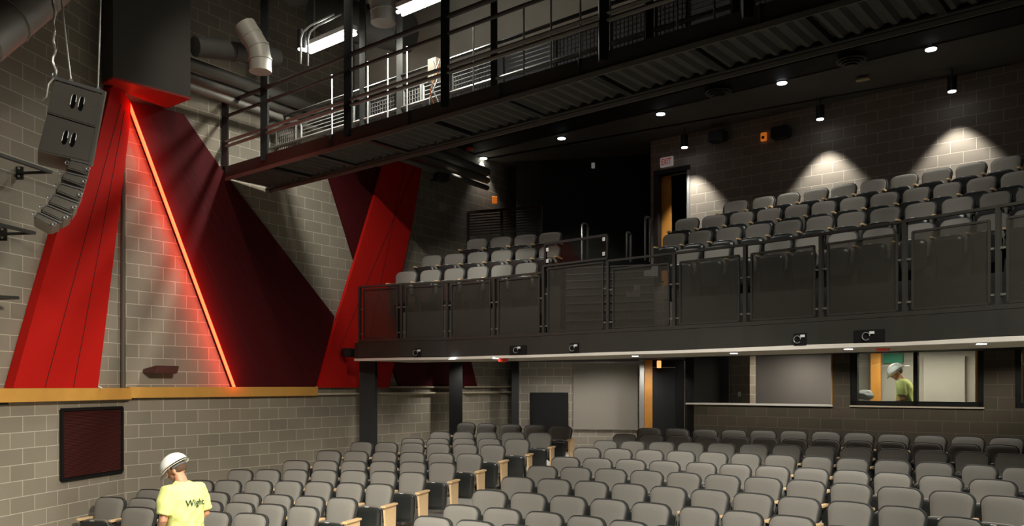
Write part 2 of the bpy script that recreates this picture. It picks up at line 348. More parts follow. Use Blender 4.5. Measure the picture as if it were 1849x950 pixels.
def lens(bm, outl, M, steps, mi=0):
    # stack of scaled outlines: steps = [(inset, y)]
    c = Vector((0, sum(p[1] for p in outl) / len(outl))); rings = []
    hw = max(p[0] for p in outl); hh = (max(p[1] for p in outl) - min(p[1] for p in outl)) / 2; cz0 = (max(p[1] for p in outl) + min(p[1] for p in outl)) / 2
    for ins, y in steps:
        sx = (hw - ins) / hw; sz = (hh - ins) / hh
        rings.append([bm.verts.new(M @ Vector((p[0] * sx, y, cz0 + (p[1] - cz0) * sz))) for p in outl])
    for a, b in zip(rings, rings[1:]):
        for k in range(len(a)): bm.faces.new((a[k], a[(k + 1) % len(a)], b[(k + 1) % len(a)], b[k])).material_index = mi
    bm.faces.new(rings[0][::-1]).material_index = mi; bm.faces.new(rings[-1]).material_index = mi
MESH = {}
def chair_meshes():
    back_o = rounded(.395, .482, .50, .085, .018)
    Mb = Matrix.Translation((0, .02, .375)) @ Matrix.Rotation(math.radians(-13), 4, 'X')
    bm = B(); lens(bm, back_o, Mb, [(.012, .03), (.008, -.012), (.014, -.032), (.035, -.045), (.08, -.052), (.15, -.054)]); MESH['backrest'] = (bm, FABRIC)
    bm = B(); lens(bm, rounded(.41, .504, .52, .09, .018), Matrix.Translation((0, .02, .366)) @ Matrix.Rotation(math.radians(-13), 4, 'X'), [(.03, .055), (.004, .045), (0, .01), (.006, -.006)]); MESH['backrest_shell'] = (bm, PIPING)
    pan = rounded(.36, .41, .40, .07, .012); pan = [(x, -z) for x, z in pan][::-1]
    Mp = Matrix.Translation((0, -.215, .60)) @ Matrix.Rotation(math.radians(9), 4, 'X')
    pan2 = rounded(.34, .43, .41, .07, .012)
    Ms = Matrix.Translation((0, -.13, .185)) @ Matrix.Rotation(math.radians(8), 4, 'X')
    bm = B(); lens(bm, pan2, Ms, [(.02, .02), (.0, .01), (.0, -.03), (.02, -.045), (.06, -.05)]); MESH['seat'] = (bm, SHELL)
    bm = B(); lens(bm, rounded(.35, .425, .428, .07, .012), Ms, [(.05, .085), (.012, .075), (.004, .055), (.006, .018)]); MESH['seat_cushion'] = (bm, FABRIC)
    bm = B(); p = Ms @ Vector((-.02, -.012, .425)); box(bm, p, (.055, .03, .006)); MESH['seat_tag'] = (bm, TAG)
    def stand(s):
        bm = B()
        bar(bm, (s * .268, .02, .02), (s * .268, -.02, .58), .03, .09, up=(0, 1, 0)); box(bm, (s * .268, .0, .012), (.07, .28, .024)); bar(bm, (s * .268, -.14, .575), (s * .268, .07, .575), .035, .04)
        bar(bm, (s * .268, .02, .42), (s * .17, .06, .44), .03, .03); return bm
    def arm(s):
        bm = B(); z = .605
        o = [(-.028, -.02), (.028, -.02), (.032, 0), (.026, .014), (-.026, .014), (-.032, 0)]
        rings = []
        for y, k in ((-.20, .55), (-.19, .85), (-.17, 1), (.03, 1), (.08, .9), (.09, .6)):
            rings.append([bm.verts.new((s * .268 + a * k, y, z + b_ * k + (.006 if y < 0 else 0))) for a, b_ in o])
        for a, b_ in zip(rings, rings[1:]):
            for k in range(6): bm.faces.new((a[k], a[(k + 1) % 6], b_[(k + 1) % 6], b_[k]))
        bm.faces.new(rings[0][::-1]); bm.faces.new(rings[-1]); return bm
    MESH['standard_r'] = (stand(1), SHELL); MESH['standard_l'] = (stand(-1), SHELL)
    MESH['arm_r'] = (arm(1), MAPLE); MESH['arm_l'] = (arm(-1), MAPLE)
    bm = B()     # aisle end panel, tapering downwards, with its own cap
    slab(bm, [(.262, -.20, .60), (.262, .13, .60), (.262, .10, .03), (.262, -.13, .03)], (.032, 0, 0)); MESH['end_panel'] = (bm, MAPLE)
    bm = B(); box(bm, (.278, -.045, .617), (.085, .38, .03)); bmesh.ops.bevel(bm, geom=bm.edges[:], offset=.008, segments=2, affect='EDGES'); MESH['panel_cap'] = (bm, MAPLE)
chair_meshes()
ME = {}
for k, (bm, m) in MESH.items():
    bmesh.ops.recalc_face_normals(bm, faces=bm.faces); me = bpy.data.meshes.new(k); bm.to_mesh(me); bm.free(); me.materials.append(m)
    me.polygons.foreach_set('use_smooth', [True] * len(me.polygons)); me.set_sharp_from_angle(angle=math.radians(38)); ME[k] = me
def chair(P, rz, label, group, right='arm', left=None, pitch=.54):
    r = empty('theatre_chair', P, rz, label=label, cat='theatre seat', group=group)
    k = max(.84, min(1.08, pitch / .545)); r.scale = (k, 1, 1)
    def part(nm, key):
        o = bpy.data.objects.new(nm, ME[key]); COL.objects.link(o); o.parent = r; return o
    b = part('backrest', 'backrest'); s = part('backrest_shell', 'backrest_shell')
    p = part('seat', 'seat'); c = part('cushion', 'seat_cushion'); t = part('number_plate', 'seat_tag'); t['label'] = 'small pale number plate'
    if right == 'arm': part('armrest', 'arm_r')['label'] = 'pale wooden armrest'; part('leg', 'standard_r')
    if right == 'panel':
        e = part('end_panel', 'end_panel'); e['label'] = 'pale wooden aisle end panel'; part('armrest', 'panel_cap')['label'] = 'pale wooden armrest cap'
    if left == 'arm': part('armrest', 'arm_l')['label'] = 'pale wooden armrest'; part('leg', 'standard_l')
    return r
ORD = ['first', 'second', 'third', 'fourth', 'fifth', 'sixth', 'seventh', 'eighth', 'ninth', 'tenth', 'eleventh', 'twelfth', 'thirteenth', 'fourteenth']
def pitch(Ps, i):  # spacing of neighbours, metres
    if len(Ps) < 2: return .54
    g = [(Ps[j + 1] - Ps[j]).xy.length for j in range(len(Ps) - 1) if abs(j + .5 - i) < 1]; return min(g)
def heading(Ps, i):
    a = Ps[max(i - 1, 0)]; b = Ps[min(i + 1, len(Ps) - 1)]; return math.atan2(b.y - a.y, b.x - a.x)
for blk in ('side', 'centre'):
    for n in range(11):
        L = [s for s in SEATS if s[0] == blk and s[1] == n]; Ps = [s[3] for s in L]
        for i, s in enumerate(L):
            P = s[3]; rz = heading(Ps, i); q = Vector((math.sin(rz), -math.cos(rz)))       # facing
            bx, by = P.x + q.x * .13, P.y + q.y * .13
            if blk == 'side': right = 'panel' if i == len(L) - 1 and n < 10 else 'arm'; left = 'arm' if i == 0 else None
            else: right = 'arm'; left = None
            kk = (len(L) - 1 - i) if blk == 'side' else i
            row = 'back row' if n == 0 else ORD[n - 1] + ' row before the back row'
            row = 'rearmost row' if n == 0 else ORD[n] + ' row from the rear'
            lab = ('grey main-floor side-block seat, %s from the aisle, %s' if blk == 'side' else 'grey main-floor centre-block seat, %s from the aisle, %s') % (ORD[kk], row)
            chair((bx, by, max(gz(bx, by), gz(bx + .2, by + .1), gz(bx - .2, by + .1))), rz, lab, 'main floor %s block seats' % blk, right, left, pitch(Ps, i))

# ---------------------------------------------------------------- balcony: front line, slab, fascia, soffit
BF = [(644, 15.0), (650, 14.95), (725, 14.5), (808, 14.2), (893, 13.65), (982, 13.0), (1098, 12.2), (1218, 11.5), (1346, 10.8), (1483, 10.05), (1634, 9.28), (1803, 8.5), (1990, 7.75), (2200, 7.05)]
FR = [XY(x, d) for x, d in BF]
ZS, ZD = CH + .45, CH + .775        # soffit underside, deck
def ribbon(bm, line, off0, off1, z0, z1, mi=0):
    # solid following the front line between two distances behind it
    N = []
    for i, p in enumerate(line):
        a = line[max(i - 1, 0)]; b = line[min(i + 1, len(line) - 1)]; N.append(nrm(a, b))
    A_ = [p + N[i] * off0 for i, p in enumerate(line)]; B_ = [p + N[i] * off1 for i, p in enumerate(line)]
    for i in range(len(line) - 1):
        a, b, c, d = A_[i], A_[i + 1], B_[i + 1], B_[i]
        hexa(bm, [(a.x, a.y, z0), (b.x, b.y, z0), (c.x, c.y, z0), (d.x, d.y, z0), (a.x, a.y, z1), (b.x, b.y, z1), (c.x, c.y, z1), (d.x, d.y, z1)], mi)
    bmesh.ops.remove_doubles(bm, verts=bm.verts, dist=1e-4)
bm = B(); ribbon(bm, FR, -.05, .06, ZS + .035, ZD); obj('trim_fascia', bm, FASC, kind='structure')
bm = B(); ribbon(bm, FR, -.06, .07, ZS, ZS + .045)
for v in bm.verts:
    if v.co.z > ZS + .03: v.co.z += random.uniform(-.008, .008)
obj('trim_soffit_edge', bm, WHITE, kind='structure')
bm = B(); ribbon(bm, FR, .07, 1.5, ZS + .005, ZS + .06); obj('ceiling_soffit', bm, CREAM, kind='structure')
KBACK = [XY(x, dl(KU, x)) for x in (2200, 1990, 1803, 1634, 1483, 1346, 1245)]
deck_poly = [p for p in FR] + KBACK + [XY(1175, 19.3), XY(930, 19.9), XY(925, dL2(925) - .05), XY(800, dL2(800) - .05), XY(700, dL2(700) - .05), XY(655, dL2(655) - .05)]
bm = B(); prism(bm, deck_poly, ZD - .12, ZD); bmesh.ops.triangulate(bm, faces=bm.faces); obj('floor_balcony', bm, CARPET, kind='structure')
# ceiling of the rear aisle, black, closes the space under the tiers
bm = B(); prism(bm, [XY(655, dL2(655) - .6)] + [p + nrm(FR[max(i - 1, 0)], FR[min(i + 1, len(FR) - 1)]) * 1.45 for i, p in enumerate(FR)][1:] + [XY(2250, dl(KB, 2250)), BA, XY(1237, 19.2), XY(932, 19.95), XY(925, dL2(925) - .05)], ZD - .2, ZD - .125)
bmesh.ops.triangulate(bm, faces=bm.faces); obj('ceiling_rear_aisle', bm, BLACK, kind='structure')

# balcony seat rows: pixel centres of the back tops, height of the tops above the camera
HT = {0: 2.30, 1: 2.76, 2: 3.18, 3: 3.59}
BR = {
 0: ([735, 779, 822, 864, 907.6, 951.6], [491.5, 489, 486.5, 483.5, 480.5, 477.4], [1241, 1296, 1350, 1406, 1463, 1523, 1587, 1659, 1727, 1794, 1862], [450, 446, 441.5, 435.5, 429.5, 422.5, 415, 406, 397.5, 388.5, 379.5]),
 1: ([781, 822, 864, 907, 950.5, 993.5], [462, 460, 457.5, 454, 450.5, 447], [1218, 1265, 1317, 1370, 1424, 1481, 1538, 1599, 1663, 1730, 1798, 1865], [423, 418, 412.5, 406.5, 400, 393, 386, 377.8, 369, 359, 349, 339]),
 2: ([862.6, 905.5, 949, 993.6], [432.6, 429.3, 426, 422], [1241, 1290, 1340, 1389, 1439, 1488, 1541, 1597, 1655, 1711, 1773, 1836], [395.5, 390.5, 384.8, 378.8, 372.4, 366, 358.6, 350.5, 341.3, 332, 322.5, 312]),
 3: ([], [], [1330, 1379, 1424, 1474, 1524, 1578, 1633, 1692, 1754, 1818, 1884], [364, 357.5, 351, 343, 335, 326.5, 317.5, 307.5, 297, 285.5, 274]), }
TR = {}
for n, (lx, ly, rx, ry) in BR.items():
    c = np.polyfit(np.array(lx + rx) / 1000, np.array(ly + ry), 3 if lx else 2)
    dd = lambda x, c=c, n=n: F * HT[n] / (HY - float(np.polyval(c, x / 1000)))
    TR[n] = dd
    zf = CH + HT[n] - .86
    for blk, xs in (('left', lx), ('right', rx)):
        Ps = [W(x, 0, dd(x)) for x in xs]
        for i, x in enumerate(xs):
            P = Ps[i]; rz = heading(Ps, i); q = Vector((math.sin(rz), -math.cos(rz)))
            rr = ['front', 'second', 'third', 'top'][n]
            kk = (len(xs) - 1 - i) if blk == 'left' else i
            lab = 'grey balcony seat in the %s row of the %s, %s from the stair' % (rr, 'small left block' if blk == 'left' else 'large right block', ORD[kk])
            chair((P.x + q.x * .13, P.y + q.y * .13, zf), rz, lab, 'balcony %s block seats' % blk, 'arm' if (i == len(xs) - 1) else None, 'arm', pitch(Ps, i))
# stepped tiers under the rows (built where the seats stand)
TIERM = mat('tier_carpet', (.060, .058, .052), .9, var=.2, scale=5)
def tier(bm, xs, n, back, z0):
    zt = CH + HT[n] - .862
    fr = [XY(x, TR[n](x) - .62) for x in xs]; bk = [back(x) for x in xs]
    for i in range(len(xs) - 1):
        a, b, c, d = fr[i], fr[i + 1], bk[i + 1], bk[i]
        hexa(bm, [(a.x, a.y, z0), (b.x, b.y, z0), (c.x, c.y, z0), (d.x, d.y, z0), (a.x, a.y, zt), (b.x, b.y, zt), (c.x, c.y, zt), (d.x, d.y, zt)])
rxs = [1216, 1245, 1300, 1360, 1430, 1500, 1580, 1660, 1740, 1820, 1900, 2000]
lxs = {0: [725, 780, 830, 880, 930, 975], 1: [760, 800, 840, 880, 930, 975, 1012], 2: [838, 870, 900, 940, 980, 1014]}
bm = B()
for n in range(4):
    zb_ = ZD if n == 0 else CH + HT[n - 1] - .862
    xr = rxs if n < 3 else rxs[1:]
    tier(bm, xr, n, (lambda x, n=n: XY(x, TR[n + 1](x) - .62)) if n < 3 else (lambda x: XY(x, dl(KU, x) - .02)), ZD)
    if n < 3: tier(bm, lxs[n], n, (lambda x, n=n: XY(x, min(dL2(x) - .06, TR[n](x) + (.45 if n < 2 else 1.6)))), ZD)
bmesh.ops.remove_doubles(bm, verts=bm.verts, dist=1e-4)
obj('floor_balcony_tiers', bm, TIERM, kind='structure')
# stair between the blocks
st = empty('balcony_stair', W(1110, 0, 13.6).xy.to_3d() + Vector((0, 0, ZD)), label='dark carpeted stair with pale nosings between the two balcony blocks', cat='stairs')
for k in range(8):
    z1 = ZD + .1 + .2 * (k + 1) * .9
    d0 = 12.9 + k * .42
    bm = B(); a, b, c, d = XY(1022, d0 + .55), XY(1182, d0), XY(1182, d0 + .43), XY(1022, d0 + .98)
    o = Vector(st.location)
    prism(bm, [Vector((p.x - o.x, p.y - o.y)) for p in (a, b, c, d)], 0, z1 - o.z); obj('step', bm, TIERM, st)
    bm = B(); aa, bb = a - o.xy, b - o.xy; bar(bm, (aa.x, aa.y - .01, z1 - o.z), (bb.x, bb.y - .01, z1 - o.z), .03, .02); obj('nosing', bm, mat('nosing', (.13, .13, .12), .5), st)
for (x, y, d, k) in ((1144, 526, 12.95, 0), (1176, 489, 13.3, 1)):  # pale plates stand in for the lit patches on the step sides
    bm = B(); s_ = d / F
    Pp = [(-13, 10), (12, 10), (12, -12), (2, -12), (0, -2), (-13, 0)]
    slab(bm, [W(x + a, y + b, d) for a, b in Pp], (0, .03, 0))
    obj('lit_step_side', bm, mat('lit_step_tone', (.42, .40, .35), .7), label=('L-shaped pale cover standing on the lower balcony step', 'L-shaped pale cover on the higher balcony step by the door')[k], cat='cover', group='pale step covers')

# ---------------------------------------------------------------- balcony guard rail: one thing per bay
def P3(v, z): return Vector((v.x, v.y, z))
def bay(i, posts):
    x0, x1 = BF[i][0], BF[i + 1][0]; a, b = FR[i], FR[i + 1]
    zt = ZD + 1.06 if i >= 6 else ZD + 1.00
    if i == 5: zt = ZD + 1.10
    return a, b, zt
names = {0: None}
rail = []
for i in range(1, 12):
    a, b, zt = bay(i, 0); o = P3(a, ZD); d = (b - a); L = d.length; u = d / L; n_ = nrm(a, b)
    where = ['', 'at the left end by the side wall', 'second from the left end', 'third from the left end', 'fourth from the left end', 'fifth from left, under the glass screen', 'sixth from left, before the stair with pale covers', 'seventh from the left end', 'eighth from the left end', 'ninth from the left end', 'tenth from the left end', 'at the right edge of the photo'][i]
    r = empty('balcony_guard', o, math.atan2(u.y, u.x), label='dark perforated balcony guard bay, ' + where, cat='railing', group='balcony guard bays')
    H = zt - ZD
    bm = B(); bar(bm, (0, 0, H), (L, 0, H), .05, .03); obj('top_rail', bm, CHAR, r)
    bm = B(); bar(bm, (0, 0, .03), (L, 0, .03), .08, .05); obj('bottom_rail', bm, CHAR, r)
    bm = B(); bar(bm, (.0, 0, 0), (.0, 0, H), .045, .05); obj('post', bm, CHAR, r)
    if i == 11: bm = B(); bar(bm, (L, 0, 0), (L, 0, H), .045, .05); obj('post', bm, CHAR, r)
    x0_, x1_, z0_, z1_ = .09, L - .09, .075, H - .13
    if i <= 5: z1_ = H - .05
    bm = B()
    for p, q in (((x0_, z0_), (x1_, z0_)), ((x1_, z0_), (x1_, z1_)), ((x1_, z1_), (x0_, z1_)), ((x0_, z1_), (x0_, z0_))):
        bar(bm, (p[0], 0, p[1]), (q[0], 0, q[1]), .024, .024, up=(0, 1, 0))
    fr_ = obj('panel_frame', bm, CHAR, r)
    bm = B(); box(bm, ((x0_ + x1_) / 2, 0, (z0_ + z1_) / 2), (x1_ - x0_ - .02, .004, z1_ - z0_ - .02)); obj('perforated_panel', bm, PERF, r)
    for xx in (.045, L - .045):
        for zz in (.16, H * .6):
            bm = B(); box(bm, (xx, 0, zz), (.06, .015, .022)); obj('clip', bm, mat('clip_steel', (.16, .155, .14), .45, .3), r)
# raised glass screen at the stair head
g = empty('glass_screen', P3(XY(985, 13.3), ZD + 1.1), 0, label='small framed glass screen on the balcony rail in front of the stair', cat='glass screen')
a, b = XY(985, 13.3), XY(1097, 12.5); dv = b - a; L = dv.length; g.rotation_euler.z = math.atan2(dv.y, dv.x)
zl = CH + 1.94 - (ZD + 1.1); z2 = CH + 2.27 - (ZD + 1.1)
for xx in (0, L): bm = B(); bar(bm, (xx, 0, -.3), (xx, 0, z2), .035); obj('post', bm, BLACKM, g)
bm = B(); bar(bm, (0, 0, z2), (L, 0, z2), .045, .04); obj('top_rail', bm, BLACKM, g)
bm = B(); bar(bm, (0, 0, -.02), (L, 0, -.02), .03); obj('bottom_rail', bm, BLACKM, g)
bm = B(); box(bm, (L / 2, 0, z2 / 2), (L - .06, .01, z2 - .04)); obj('glass_pane', bm, GUARD, g)
for xx, zz in ((.05, .12), (.05, .3), (L - .06, .12), (L - .06, .34)): bm = B(); box(bm, (xx, -.012, zz), (.05, .008, .055)); obj('sticker', bm, WPL, g)
# hooked stair handrails
for k, (x, y0, y1, d, w_) in enumerate(((1057, 402, 470, 15.2, 12), (1137, 418, 470, 13.4, 10), (1171, 390, 470, 14.6, 12), (1320, 367, 402, 16.75, 26))):
    bm = B(); wv = w_ / F * d; zt = hz(y0, d); zb0 = hz(y1, d); c = XY(x, d)
    arc = [(c.x - wv / 2, c.y, zb0), (c.x - wv / 2, c.y, zt - wv * .4)] + [(c.x - wv / 2 * math.cos(t), c.y + .1 * (1 - math.cos(t)), zt - wv * .4 + wv * .4 * math.sin(t)) for t in (.5, 1.0, 1.57, 2.1, 2.6)] + [(c.x + wv / 2, c.y + .2, zt - wv * .4), (c.x + wv / 2, c.y + .2, zb0)]
    tube(bm, arc, .02, 8)
    obj('handrail', bm, mat('polished_rail', (.16, .16, .155), .25, .8), smooth=True, label=['hooked steel handrail behind the glass screen', 'hooked steel handrail at the stair left of the tall one', 'tall looped handrail beside the balcony door', 'looped dark handrail behind the top right-block seats near the door'][k], cat='handrail', group='balcony stair handrails')
# louvred guard behind the small block
lg = empty('louvred_guard', P3(XY(845, 18.6), CH + 2.7), 0, label='black horizontal-bar guard behind the small left balcony block', cat='railing')
a, b = XY(845, 18.9), XY(975, 18.3); dv = b - a; L = dv.length; lg.rotation_euler.z = math.atan2(dv.y, dv.x)
zt = hz(384, 18.6) - (CH + 2.7); zz0 = hz(428, 18.6) - (CH + 2.7)
bm = B()
bm.free()
for xx in (0, L * .47, L): bm = B(); bar(bm, (xx, 0, zz0 - .4), (xx, 0, zt), .05); obj('post', bm, BLACKM, lg)
bm = B(); bar(bm, (0, 0, zt), (L, 0, zt), .06); obj('top_rail', bm, BLACKM, lg)
bm = B()
for k in range(8): bar(bm, (0, 0, zt - .08 - k * .06), (L, 0, zt - .08 - k * .06), .03, .022)
obj('bar_infill', bm, BLACKM, lg)

# ---------------------------------------------------------------- columns under the balcony, rear wall things
def column(x0, x1, d, z0, label):
    a, b = XY(x0, d), XY(x1, d); wd = b.x - a.x; c = (a + b) / 2
    r = empty('steel_column', (c.x, d + wd / 2, z0), label=label, cat='column', group='black steel columns')
    h = ZS + .3 - z0
    if x0 < 700: h = ZD - z0
    for s in (-1, 1): bm = B(); box(bm, (0, s * wd / 2 * .9, h / 2), (wd, .02, h)); obj('flange', bm, BLACKM, r)
    bm = B(); box(bm, (0, 0, h / 2), (.02, wd * .86, h)); obj('web', bm, BLACKM, r)
    bm = B(); box(bm, (0, 0, .012), (wd + .1, wd + .1, .024)); obj('base_plate', bm, BLACKM, r)
column(649, 677, 15.7, gz(-2.6, 15.3), 'broad black steel column under the left end of the balcony')
column(811, 834, 17.95, .7, 'black steel column in front of the side wall behind the seats')
column(924, 937, 19.3, .75, 'slim black steel column in the corner left of the black hatch')
c_ = XY(992, 19.85)
def wallthing(name, x0, x1, y0, y1, d0, d1, th, m, bev=.006, **kw):
    # flat thing standing off a wall: pixel rectangle at the depths of its two sides
    a, b = XY(x0, d0), XY(x1, d1); n_ = nrm(a, b); zt = hz(y0, (d0 + d1) / 2); z0 = hz(y1, (d0 + d1) / 2)
    L = (b - a).length; bm = B(); box(bm, (L / 2, -th / 2, (zt - z0) / 2), (L, th, zt - z0))
    if bev: bmesh.ops.bevel(bm, geom=bm.edges[:], offset=min(bev, th * .3), segments=1, affect='EDGES')
    o = obj(name, bm, m, **kw); o.location = P3(a, z0); o.rotation_euler.z = math.atan2((b - a).y, (b - a).x); return o
dr = lambda x: 20.05 + (x - 932) / 368 * (19.2 - 20.05)
wallthing('access_hatch', 958, 1026, 709, 800, dr(958), dr(1026), .06, BLACK, label='black square access hatch low on the rear block wall', cat='hatch')
wallthing('acoustic_panel', 1036, 1152, 655, 776, dr(1036), dr(1152), .09, ACOU, label='large grey fabric acoustic panel on the rear wall beside the door', cat='acoustic panel')
# door beside the booth: frame, black leaf and oak edge
d_ = 18.2
dv_ = empty('door_1', P3(XY(1163, d_), .75), 0, kind='structure')
def dp(name, x0, x1, y0, y1, dd, m, th=.05):
    a, b = XY(x0, dd), XY(x1, dd); bm = B(); z0, zt = hz(y1, dd), hz(y0, dd)
    box(bm, ((a.x + b.x) / 2, dd + th / 2, (z0 + zt) / 2), (b.x - a.x, th, zt - z0)); bm.transform(Matrix.Translation(-Vector(dv_.location))); return obj(name, bm, m, dv_)
dp('door_frame', 1155, 1163, 640, 815, d_, GALV); dp('door_edge', 1164, 1178, 650, 815, d_ - .02, DOORW, .12)
dp('door_leaf', 1178, 1220, 664, 815, d_ + .5, mat('door_black', (.014, .015, .017), .45, var=.1)); dp('door_frame', 1220, 1236, 640, 815, d_ + .3, BLACK)
dp('transom', 1163, 1236, 645, 663, d_ + .55, BLACK)
bm = B(); q = W(1190, 658, d_ - .1); box(bm, q, (.09, .05, .16)); bmesh.ops.bevel(bm, geom=bm.edges[:], offset=.01, affect='EDGES'); obj('sconce', bm, mat('sconce_glow', (.9, .5, .2), .4, emit=(1, .40, .12), es=1.3), label='small amber light above the rear door', cat='light')

# ---------------------------------------------------------------- booth openings
def booth_box(name, x0, x1, z0, z1, off, th, m, parent=None, **kw):
    # box parallel to the booth wall, `off` metres behind its face
    K_ = KB + 2362.0 * off; a, b = XY(x0, dl(K_, x0)), XY(x1, dl(K_, x1)); u = (b - a); L = u.length
    bm = B(); box(bm, (L / 2, th / 2, (z1 - z0) / 2), (L, th, z1 - z0))
    o = obj(name, bm, m, **kw); o.location = P3(a, z0); o.rotation_euler.z = math.atan2(u.y, u.x)
    if parent is not None: o.parent = parent
    return o
TOPZ = CH + .80
booth_box('trim_sill_1', 1238, 1503, SILL - .02, SILL + .012, -.03, .28, WHITE, kind='structure')
booth_box('trim_jamb', 1500.5, 1503, SILL, TOPZ, -.01, .2, DOORW, kind='structure')
booth_box('acoustic_panel', 1284, 1316, CH - .6, CH + .95, 1.2, .06, ACOUD, label='dark fabric acoustic panel left of the block pier inside the booth', cat='acoustic panel')
wall('wall_booth_pier', XY(1317, dl(KB + 2362 * 1.25, 1317)), XY(1354, dl(KB + 2362 * 1.25, 1354)), .9, CH + 1.05, .3, CMU_R)
booth_box('acoustic_panel', 1356, 1545, CH - .75, CH + .68, 2.3, .08, mat('acoustic_mid', (.17, .16, .155), .95, var=.08, scale=40), label='wide grey acoustic panel seen through the open booth counter', cat='acoustic panel')
wn = empty('window_1', P3(XY(1535, dl(KB, 1535)), SILL), kind='structure')
wn2 = empty('window_2', P3(XY(1833, dl(KB, 1833)), SILL), kind='structure')
def reparent(o, p):
    o.parent = p; o.location = Vector(o.location) - Vector(p.location)
FRM = mat('window_frame_dark', (.012, .013, .012), .4, .2)
for (xa, xb, za, zb2, nm) in ((1535, 1548, SILL, TOPZ, 'jamb'), (1765, 1776, SILL, TOPZ, 'jamb'), (1649, 1657, SILL, TOPZ, 'mullion'), (1535, 1776, SILL + .0, SILL + .09, 'bottom_frame'), (1535, 1776, TOPZ - .06, TOPZ, 'top_frame')):
    reparent(booth_box(nm, xa, xb, za, zb2, .02, .1, FRM), wn)
reparent(booth_box('glass_pane', 1548, 1649, SILL + .09, TOPZ - .06, .05, .008, GLASSR), wn)
reparent(booth_box('glass_pane', 1657, 1765, SILL + .09, TOPZ - .06, .09, .008, GUARD), wn)
booth_box('trim_sill_2', 1534, 1777, SILL - .02, SILL + .006, -.02, .12, PALEW, kind='structure')
for (xa, xb, za, zb2, nm) in ((1833, 1844, SILL, TOPZ, 'jamb'), (1844, 2100, SILL, SILL + .09, 'bottom_frame')): reparent(booth_box(nm, xa, xb, za, zb2, .02, .1, FRM), wn2)
reparent(booth_box('glass_pane', 1844, 2100, SILL + .09, TOPZ - .06, .05, .008, GLASSR), wn2)
booth_box('acoustic_panel', 1668, 1742, CH - .8, CH + .58, 2.4, .08, mat('acoustic_pale', (.36, .34, .31), .95, var=.08, scale=40), label='pale grey acoustic panel behind the right pane of the booth window', cat='acoustic panel')
booth_box('booth_door', 1761, 1785, CH - 1.0, CH + .95, 1.2, .05, DOORW, label='oak door edge standing inside the booth at the window right side', cat='door')
booth_box('booth_door', 1572, 1590, CH - 1.0, CH + .95, 2.2, .05, DOORW, label='slim oak door leaf inside the booth behind the left pane', cat='door')
booth_box('booth_door', 1846, 1880, CH - 1.0, CH + .95, 1.3, .05, DOORW, label='oak door behind the booth window at the photo right edge', cat='door')
booth_box('green_reflection', 1596, 1630, CH + .46, CH + .66, 2.5, .04, mat('reflection_green', (.03, .24, .15), .6), label='plain green board high on the booth rear wall', cat='board')  # reflected green put into a coloured patch behind the booth glass
bm = B(); q = W(1562, 713, dl(KB + 2362 * .45, 1562)); bmesh.ops.create_icosphere(bm, subdivisions=3, radius=.16)
for v in bm.verts:
    nn = noise.noise(v.co * 9); v.co *= 1 + .35 * nn; v.co.z *= .55; v.co.x *= 1.05
o = obj('crumpled_plastic', bm, mat('white_sheet', (.95, .95, .93), .5), smooth=True, label='crumpled white plastic sheet on the booth counter behind glass', cat='plastic sheet'); o.location = q
booth_box('booth_counter', 1537, 1770, SILL - .08, SILL - .03, .25, .42, CHAR, label='dark counter inside the booth below the window', cat='counter')
bm = B(); box(bm, (0, 0, 0), (.06, .012, .1)); o = obj('wall_socket', bm, WPL, label='small socket plate on the block pier inside the booth', cat='socket'); o.location = W(1335, 712, dl(KB + 2362 * 1.24, 1335)); o.rotation_euler.z = math.atan2(-.635, .7725)
q = W(1590, 0, dl(KB + 2362 * .45, 1590)); light('booth_lamp', 'AREA', (q.x, q.y, CH + .66), 9, NEUT, (q.x + .5, q.y + .6, CH - .2), size=.3)  # added in front to brighten the booth worker and plastic sheet
for k, (x, p) in enumerate(((1300, 30), (1430, 30), (1600, 64), (1715, 44), (1900, 26))):
    q = W(x, 0, dl(KB + 2362 * 1.5, x)); light('booth_lamp', 'AREA', (q.x, q.y, CH + .62), p * .55, WARM, (q.x, q.y + .3, 0), size=.5)

# ---------------------------------------------------------------- ledge along the side wall
def ledge(name, x0, x1, z0, z1, out, m, **kw):
    a, b = XY(x0, dLW(x0 + .01)), XY(x1, dLW(x1 - .01)); n_ = nrm(a, b) * -out
    bm = B(); prism(bm, [a + n_, b + n_, b - n_ * .02, a - n_ * .02], z0, z1); return obj(name, bm, m, **kw)
ledge('trim_ledge', -260, 222.5, CH - .20, CH - .03, .14, LEDGE, kind='structure')
ledge('trim_ledge', 224.5, 565, CH - .18, CH - .018, .14, LEDGE, kind='structure')
for xa, xb in ((565.5, 649), (677, 812), (835, 922)):
    ledge('trim_shelf', xa, xb, CH - .035, CH - .01, .10, PALEW, kind='structure')
    ledge('trim_shelf', xa, xb, CH - .165, CH - .135, .14, PALEW, kind='structure')
# louvred return-air grille on the front part of the wall
def onwall(x, y, off=0.0):
    d = dLW(x); p = XY(x, d); a, b = (LA, LB_) if x < 224 else (LB_, LC); n_ = nrm(a, b); q = p - n_ * off
    return Vector((q.x, q.y, hz(y, d)))
def wdir(x):
    a, b = (LA, LB_) if x < 224 else (LB_, LC); d = (b - a).normalized(); return Vector((d.x, d.y, 0)), Vector((*(-nrm(a, b)), 0))
u, n_ = wdir(150); a, b = onwall(109, 740), onwall(217.5, 736); zt, zb0 = a.z, onwall(109, 868).z; L = (b - a).xy.length
gr = empty('return_grille', (a.x, a.y, zb0), math.atan2(u.y, u.x), label='square dark red louvred air grille low on the side block wall', cat='grille')
H = zt - zb0; bm = B()
for p, q in (((0, 0), (L, 0)), ((L, 0), (L, H)), ((L, H), (0, H)), ((0, H), (0, 0))): bar(bm, (p[0], -.02, p[1]), (q[0], -.02, q[1]), .04, .045, up=(0, 1, 0))
obj('frame', bm, BLACK, gr)
bm = B()
